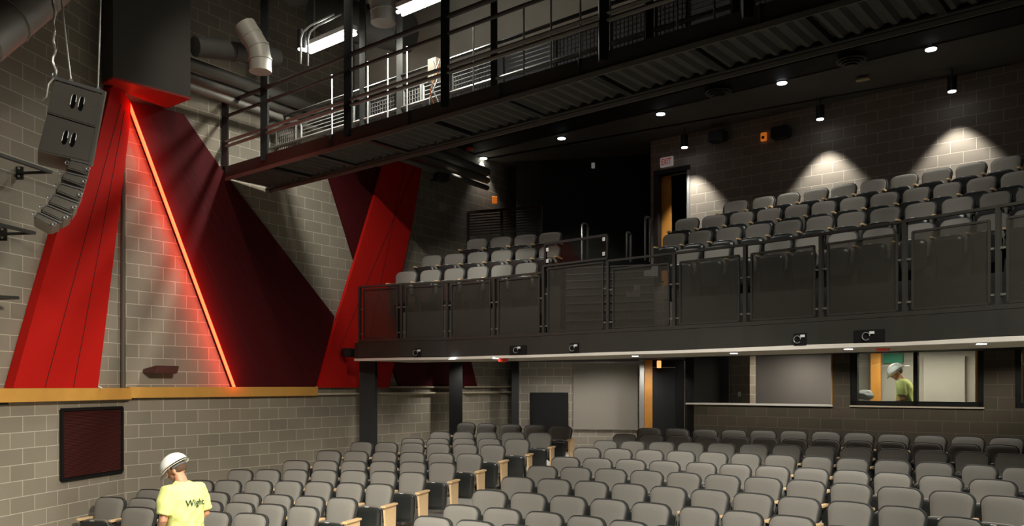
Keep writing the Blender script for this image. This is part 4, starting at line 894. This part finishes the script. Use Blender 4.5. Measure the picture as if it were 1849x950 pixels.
bm = B(); tube(bm, [AP(x, y, -.05) - o_ for x, y in ((98, 140), (88, 152), (84, 175), (75, 182), (66, 178))], .012, 6); obj('safety_loop', bm, WIRE, fr_, smooth=True)
for x, y in ((98, 136), (128, 148), (177, 163)): bm = B(); c = AP(x, y) - o_; tube(bm, [c + Vector((.018 * math.cos(t), 0, .03 * math.sin(t))) for t in np.linspace(0, 6.0, 12)], .007, 6); obj('shackle', bm, GALV, fr_, smooth=True)
for k, (x0, y0, x1, y1) in enumerate(((97, -60, 98, 134), (104, -60, 128, 146), (183, -60, 177, 160))):
    bm = B(); a, b = AP(x0, y0), AP(x1, y1)
    if k == 0:
        N = 26; tube(bm, [a.lerp(b, t / N) + Vector((.012 * math.sin(t * 1.3), .01 * math.cos(t), 0)) for t in range(N + 1)], .013, 6)
    else: tube(bm, [a, b], .008, 6)
    dz = b - a; bm2 = bm
    obj('hanging_cable', bm2, WIRE, smooth=True, label=['knotted chain and cable holding the speaker cluster at its left', 'slanting steel rope holding the speaker cluster in the middle', 'straight steel rope holding the speaker cluster at its right'][k], cat='cable', group='speaker hanging ropes')
# side lighting ladder arms on the left edge
for k, (x1, y0, y1, lab) in enumerate(((92, 280, 311, 'topmost'), (62, 406, 421, 'middle'), (32, 536, 538, 'lowest'))):
    b = W(x1, y1, dL1(x1) - .55); a = W(-80, y0 - (y1 - y0) * 80 / x1, dL1(-80) - .40); root = empty('pipe_bracket', a, label='black wall pipe arm at the left edge, %s of three' % lab, cat='bracket', group='wall pipe arms'); o_ = Vector(a)
    bm = B(); bar(bm, a - o_, b - o_, .05, .035); obj('arm', bm, CHAR, root)
    w0 = onwall(x1 - 62, y1 + 2, .03); bm = B(); bar(bm, w0 - o_, b - o_, .035, .03); obj('brace', bm, CHAR, root)
    bm = B(); bar(bm, w0 - o_ + Vector((0, 0, -.08)), w0 - o_ + Vector((0, 0, .08)), .12, .02, up=(0, 1, 0)); obj('wall_plate', bm, CHAR, root)
    for s in (-.05, .05):
        bm = B(); box(bm, w0 - o_ + Vector((0.03, -.05, s)), (.02, .02, .02)); obj('bolt', bm, GALV, root)
bm = B(); q0 = onwall(2, 729, .02); u, nn = wdir(0); bar(bm, q0 - u * .3, q0 + u * .06, .06, .03); obj('wall_bracket', bm, BLACKM, label='short black bracket at the left edge under the wooden ledge', cat='bracket')
q0 = XY(163, dL1(163)) - nrm(LA, LB_) * .11; bm = B(); tube(bm, [(q0.x - .05 + .03 * i, q0.y, CH - .02 + .02 * math.sin(i)) for i in range(5)], .012, 6); obj('cable_scrap', bm, WPL, smooth=True, label='short white cable scrap lying on the wooden ledge', cat='cable')

# ---------------------------------------------------------------- person
SKIN = mat('skin', (.62, .30, .18), .5, var=.06, scale=20); HAIR = mat('hair', (.10, .055, .03), .8, var=.3, scale=60)
SHIRT = mat('hi_vis_shirt', (.80, .86, .30), .85, var=.05, scale=4); JEAN = mat('dark_trousers', (.04, .05, .08), .85, var=.2, scale=30)
HAT = mat('hard_hat', (.86, .86, .80), .3); INK = mat('print_ink', (.03, .06, .04), .6)
def blob(bm, secs, n=24):
    # secs: (centre, half-width vector, half-depth vector) superellipse rings
    rings = []
    for c, a, b in secs:
        c, a, b = Vector(c), Vector(a), Vector(b); R = []
        for k in range(n):
            t = 2 * math.pi * k / n; ct, s_ = math.cos(t), math.sin(t); e = .85
            R.append(bm.verts.new(c + a * math.copysign(abs(ct) ** e, ct) + b * math.copysign(abs(s_) ** e, s_)))
        rings.append(R)
    for p, q in zip(rings, rings[1:]):
        for k in range(n): bm.faces.new((p[k], p[(k + 1) % n], q[(k + 1) % n], q[k]))
    bm.faces.new(rings[0][::-1]); bm.faces.new(rings[-1])
def ellip(bm, c, r, M=None):
    g = bmesh.ops.create_uvsphere(bm, u_segments=20, v_segments=14, radius=1)
    for v in g['verts']:
        p = Vector((v.co.x * r[0], v.co.y * r[1], v.co.z * r[2])); v.co = (M @ p if M is not None else p) + Vector(c)
def remeshed(name, bm, m, parent, vox, smooth_it=6, f=.5):
    bmesh.ops.recalc_face_normals(bm, faces=bm.faces); me = bpy.data.meshes.new('t'); bm.to_mesh(me); bm.free(); o = bpy.data.objects.new('t', me); COL.objects.link(o)
    r = o.modifiers.new('r', 'REMESH'); r.mode = 'VOXEL'; r.voxel_size = vox
    s = o.modifiers.new('s', 'SMOOTH'); s.iterations = smooth_it; s.factor = f
    bpy.context.view_layer.update(); me2 = bpy.data.meshes.new_from_object(o.evaluated_get(bpy.context.evaluated_depsgraph_get())); bpy.data.objects.remove(o)
    me2.name = name; me2.materials.clear(); me2.materials.append(m); me2.polygons.foreach_set('use_smooth', [True] * len(me2.polygons))
    q = bpy.data.objects.new(name, me2); COL.objects.link(q); q.parent = parent; return q
# local frame: x = his right, y = forward (direction he faces), z up; height about 1.8 m
dp_ = 8.6; pb = XY(333, dp_)
person = empty('person', (pb.x, pb.y, 0), math.radians(58), label='person in white hard hat and yellow shirt seen from behind, head bowed', cat='person')
def V3(*a): return Vector(a)
shx = .205
SH = [V3(-shx, .02, 1.42), V3(shx, .02, 1.42)]; EL = [V3(-.27, -.03, 1.13), V3(.265, .0, 1.13)]; WR = [V3(-.17, .20, 1.02), V3(.16, .21, 1.02)]
HC = V3(0, .13, 1.63)     # head centre, bowed forward
Mh = Matrix.Rotation(math.radians(24), 3, 'Z') @ Matrix.Rotation(math.radians(-34), 3, 'X')
bm = B()
blob(bm, [(V3(0, .0, 1.0), V3(.155, 0, 0), V3(0, .10, 0)), (V3(0, .0, 1.15), V3(.15, 0, 0), V3(0, .10, 0)), (V3(0, .0, 1.35), V3(.17, 0, 0), V3(0, .11, 0)), (V3(0, .01, 1.44), V3(.12, 0, 0), V3(0, .07, 0)), (V3(0, .03, 1.49), V3(.062, 0, 0), V3(0, .06, .0)), (V3(0, .075, 1.56), V3(.056, 0, 0), V3(0, .058, 0)), (V3(0, .10, 1.60), V3(.05, 0, 0), V3(0, .055, 0))])
ellip(bm, HC + Mh @ V3(0, -.01, .02), (.077, .098, .10), Mh); ellip(bm, HC + Mh @ V3(0, .035, -.045), (.060, .066, .075), Mh)
ellip(bm, HC + Mh @ V3(0, .075, -.095), (.032, .028, .026), Mh)       # chin
ellip(bm, HC + Mh @ V3(0, .108, -.028), (.013, .02, .026), Mh); ellip(bm, HC + Mh @ V3(0, .098, .01), (.05, .012, .012), Mh)   # nose, brow
ellip(bm, HC + Mh @ V3(0, .098, -.066), (.024, .012, .010), Mh)      # lips
for s in (-1, 1): ellip(bm, HC + Mh @ V3(s * .079, -.008, -.02), (.010, .020, .034), Mh)
for s in (0, 1):
    sg = -1 if s == 0 else 1
    blob(bm, [(SH[s] + V3(-sg * .04, 0, -.01), V3(0, .042, 0), V3(0, 0, .042)), (SH[s].lerp(EL[s], .25), V3(0, .042, 0), V3(.040 * sg, 0, .01)), (SH[s].lerp(EL[s], .7), V3(0, .042, 0), V3(.042 * sg, 0, .0)), (EL[s], V3(0, .038, -.01), V3(.038 * sg, 0, 0)), (EL[s].lerp(WR[s], .3), V3(0, .01, .042), V3(.040 * sg, 0, 0)), (WR[s], V3(0, .005, .024), V3(.028 * sg, 0, 0))], 16)
    dirh = (WR[s] - EL[s]).normalized(); side = dirh.cross(V3(0, 0, 1)).normalized() * sg
    pc = WR[s] + dirh * .05; blob(bm, [(WR[s] - dirh * .01, V3(0, 0, .022), side * .027), (pc, V3(0, 0, .015), side * .040), (pc + dirh * .045, V3(0, 0, .012), side * .040)], 14)
    for k, (o_, ln) in enumerate(((-.03, .062), (-.010, .074), (.011, .070), (.030, .055))):
        b0 = pc + dirh * .04 + side * o_; m0 = b0 + dirh * ln * .5 - V3(0, 0, .006); e0 = m0 + dirh * ln * .35 - V3(0, 0, ln * .35); tube(bm, [b0, m0, e0], .0088, 10, rs=[.0095, .009, .0075])
    t0 = WR[s] + dirh * .03 - side * .03; tube(bm, [t0, t0 + dirh * .03 - side * .022 - V3(0, 0, .01), t0 + dirh * .06 - side * .02 - V3(0, 0, .022)], .011, 10, rs=[.013, .011, .009])
body = remeshed('body', bm, SKIN, person, .0065, 4)
bm = B()      # shirt: torso and sleeves
blob(bm, [(V3(0, .0, .93), V3(.205, 0, 0), V3(0, .145, 0)), (V3(0, -.005, 1.05), V3(.192, 0, 0), V3(0, .138, 0)), (V3(0, -.01, 1.2), V3(.20, 0, 0), V3(0, .138, 0)), (V3(0, -.015, 1.34), V3(.215, 0, 0), V3(0, .135, 0)), (V3(0, -.01, 1.43), V3(.195, 0, 0), V3(0, .11, 0)), (V3(0, .005, 1.485), V3(.13, 0, 0), V3(0, .085, 0)), (V3(0, .025, 1.515), V3(.072, 0, 0), V3(0, .070, .012))], 32)
for s in (0, 1):
    sg = -1 if s == 0 else 1
    blob(bm, [(SH[s] + V3(-sg * .07, -.01, .0), V3(0, .09, 0), V3(0, 0, .075)), (SH[s] + V3(0, 0, .0), V3(0, .085, .0), V3(.02 * sg, 0, .065)), (SH[s].lerp(EL[s], .35), V3(0, .083, 0), V3(.072 * sg, 0, .02)), (SH[s].lerp(EL[s], .78), V3(0, .082, 0), V3(.070 * sg, 0, .02))], 24)
shirt = remeshed('shirt', bm, SHIRT, person, .011, 8)
for v in shirt.data.vertices:
    co = v.co; wgt = max(0, min(1, (1.42 - co.z) / .3)); v.co += v.normal * (.010 * wgt * math.sin(co.x * 30 + co.z * 26) + .006 * wgt * math.sin(co.x * 55 - co.z * 40 + 1))
bm = B()
blob(bm, [(V3(0, .0, .86), V3(.165, 0, 0), V3(0, .12, 0)), (V3(0, .0, 1.0), V3(.16, 0, 0), V3(0, .115, 0))])
for sg in (-1, 1): blob(bm, [(V3(sg * .085, 0, .93), V3(.085, 0, 0), V3(0, .115, 0)), (V3(sg * .1, .0, .72), V3(.085, 0, 0), V3(0, .09, 0)), (V3(sg * .105, .01, .48), V3(.065, 0, 0), V3(0, .068, 0)), (V3(sg * .11, -.01, .12), V3(.055, 0, 0), V3(0, .06, 0)), (V3(sg * .11, -.01, .06), V3(.06, 0, 0), V3(0, .065, 0))])
remeshed('trousers', bm, JEAN, person, .014, 4)
for sg in (-1, 1):
    bm = B(); blob(bm, [(V3(sg * .115, .04, .0), V3(.048, 0, 0), V3(0, .14, 0)), (V3(sg * .115, .04, .04), V3(.047, 0, 0), V3(0, .138, 0)), (V3(sg * .115, .01, .085), V3(.045, 0, 0), V3(0, .09, 0)), (V3(sg * .115, -.02, .13), V3(.045, 0, 0), V3(0, .05, 0))]); obj('boot', bm, mat('boot', (.06, .04, .025), .6), person, smooth=True)
bm = B(); ellip(bm, HC + Mh @ V3(0, -.022, .018), (.082, .094, .094), Mh)
for v in bm.verts:
    p = Mh.inverted() @ (v.co - HC)
    if p.y > .045: v.co = HC + Mh @ V3(p.x * .9, .045, p.z)
    if p.z < -.06: v.co = HC + Mh @ V3(p.x * .88, p.y * .9, -.06)
obj('hair', bm, HAIR, person, smooth='all')
# hard hat: shell, brim, suspension band
hh = empty('hard_hat_pivot', (0, 0, 0)); bpy.data.objects.remove(hh)
Mt = Mh @ Matrix.Rotation(math.radians(-2), 3, 'X'); hc = HC + Mh @ V3(0, .0, .045)
bm = B(); bmesh.ops.create_uvsphere(bm, u_segments=32, v_segments=20, radius=1)
bmesh.ops.delete(bm, geom=[v for v in bm.verts if v.co.z < -.12], context='VERTS')
for v in bm.verts: v.co = hc + Mt @ V3(v.co.x * .125, v.co.y * .156, v.co.z * .128)
g_ = bmesh.ops.solidify(bm, geom=bm.faces[:], thickness=.004)
hat = obj('hard_hat', bm, HAT, person, smooth='all', label='white hard hat')
bm = B(); R0, R1 = [], []
for k in range(40):
    t = 2 * math.pi * k / 40; f_ = 1.05 + (.30 if math.sin(t) > .3 else .04) * max(0, math.sin(t)) + .02
    for (R, zz, ff) in ((R0, -.012, .98), (R1, -.022 - .02 * max(0, math.sin(t)), f_)): R.append(hc + Mt @ V3(.125 * math.cos(t) * (ff if ff < 1 else 1.08), .156 * math.sin(t) * ff, zz))
v0 = [bm.verts.new(p) for p in R0]; v1 = [bm.verts.new(p) for p in R1]
for k in range(40): bm.faces.new((v0[k], v0[(k + 1) % 40], v1[(k + 1) % 40], v1[k]))
bmesh.ops.solidify(bm, geom=bm.faces[:], thickness=.005); obj('hat_brim', bm, HAT, hat, smooth=True)
bm = B(); tube(bm, [hc + Mt @ V3(.090 * math.cos(t), .108 * math.sin(t), -.035) for t in np.linspace(math.pi * 1.05, math.pi * 1.95, 14)], .012, 8); obj('suspension_band', bm, mat('band_grey', (.13, .13, .14), .5), hat, smooth=True)
# lettering on the shoulder blades, wrapped on the shirt
bpy.context.view_layer.update()
tx = text('Wight', .092, INK, shirt, (0, 0, 0), (0, 0, 0), ext=.0005)
sb = BVHTree.FromPolygons([v.co.copy() for v in shirt.data.vertices], [list(p.vertices) for p in shirt.data.polygons])
bmt = B(); bmt.from_mesh(tx.data); bmesh.ops.triangulate(bmt, faces=bmt.faces); bmesh.ops.subdivide_edges(bmt, edges=[e for e in bmt.edges if e.calc_length() > .02], cuts=2)
for v in bmt.verts:
    X, Z = v.co.x + .02, v.co.y + 1.30; h = sb.ray_cast(V3(X, -1, Z), V3(0, 1, 0))
    if h[0]: v.co = h[0] + V3(0, -.008 - v.co.z, 0)
    else: v.co = V3(X, -.14, Z)
bmt.to_mesh(tx.data); bmt.free()
# second worker, standing in the booth behind the sliding window
q = XY(1633, dl(KB + 2362 * 1.0, 1633))
def copy_tree(o, parent=None):
    c = o.copy(); COL.objects.link(c); c.parent = parent
    for ch in list(o.children): copy_tree(ch, c)
    return c
p2 = copy_tree(person); p2.location = (q.x, q.y, 1.12); p2.rotation_euler.z = math.radians(52); p2['label'] = 'person in yellow shirt and white hard hat inside the booth behind the window'
for ch in list(p2.children):
    if ch.name.startswith('shirt'):
        for g_ in list(ch.children): bpy.data.objects.remove(g_)
print('chairs', len([o for o in bpy.data.objects if o.name.startswith('theatre_chair')]), 'objects', len(bpy.data.objects))
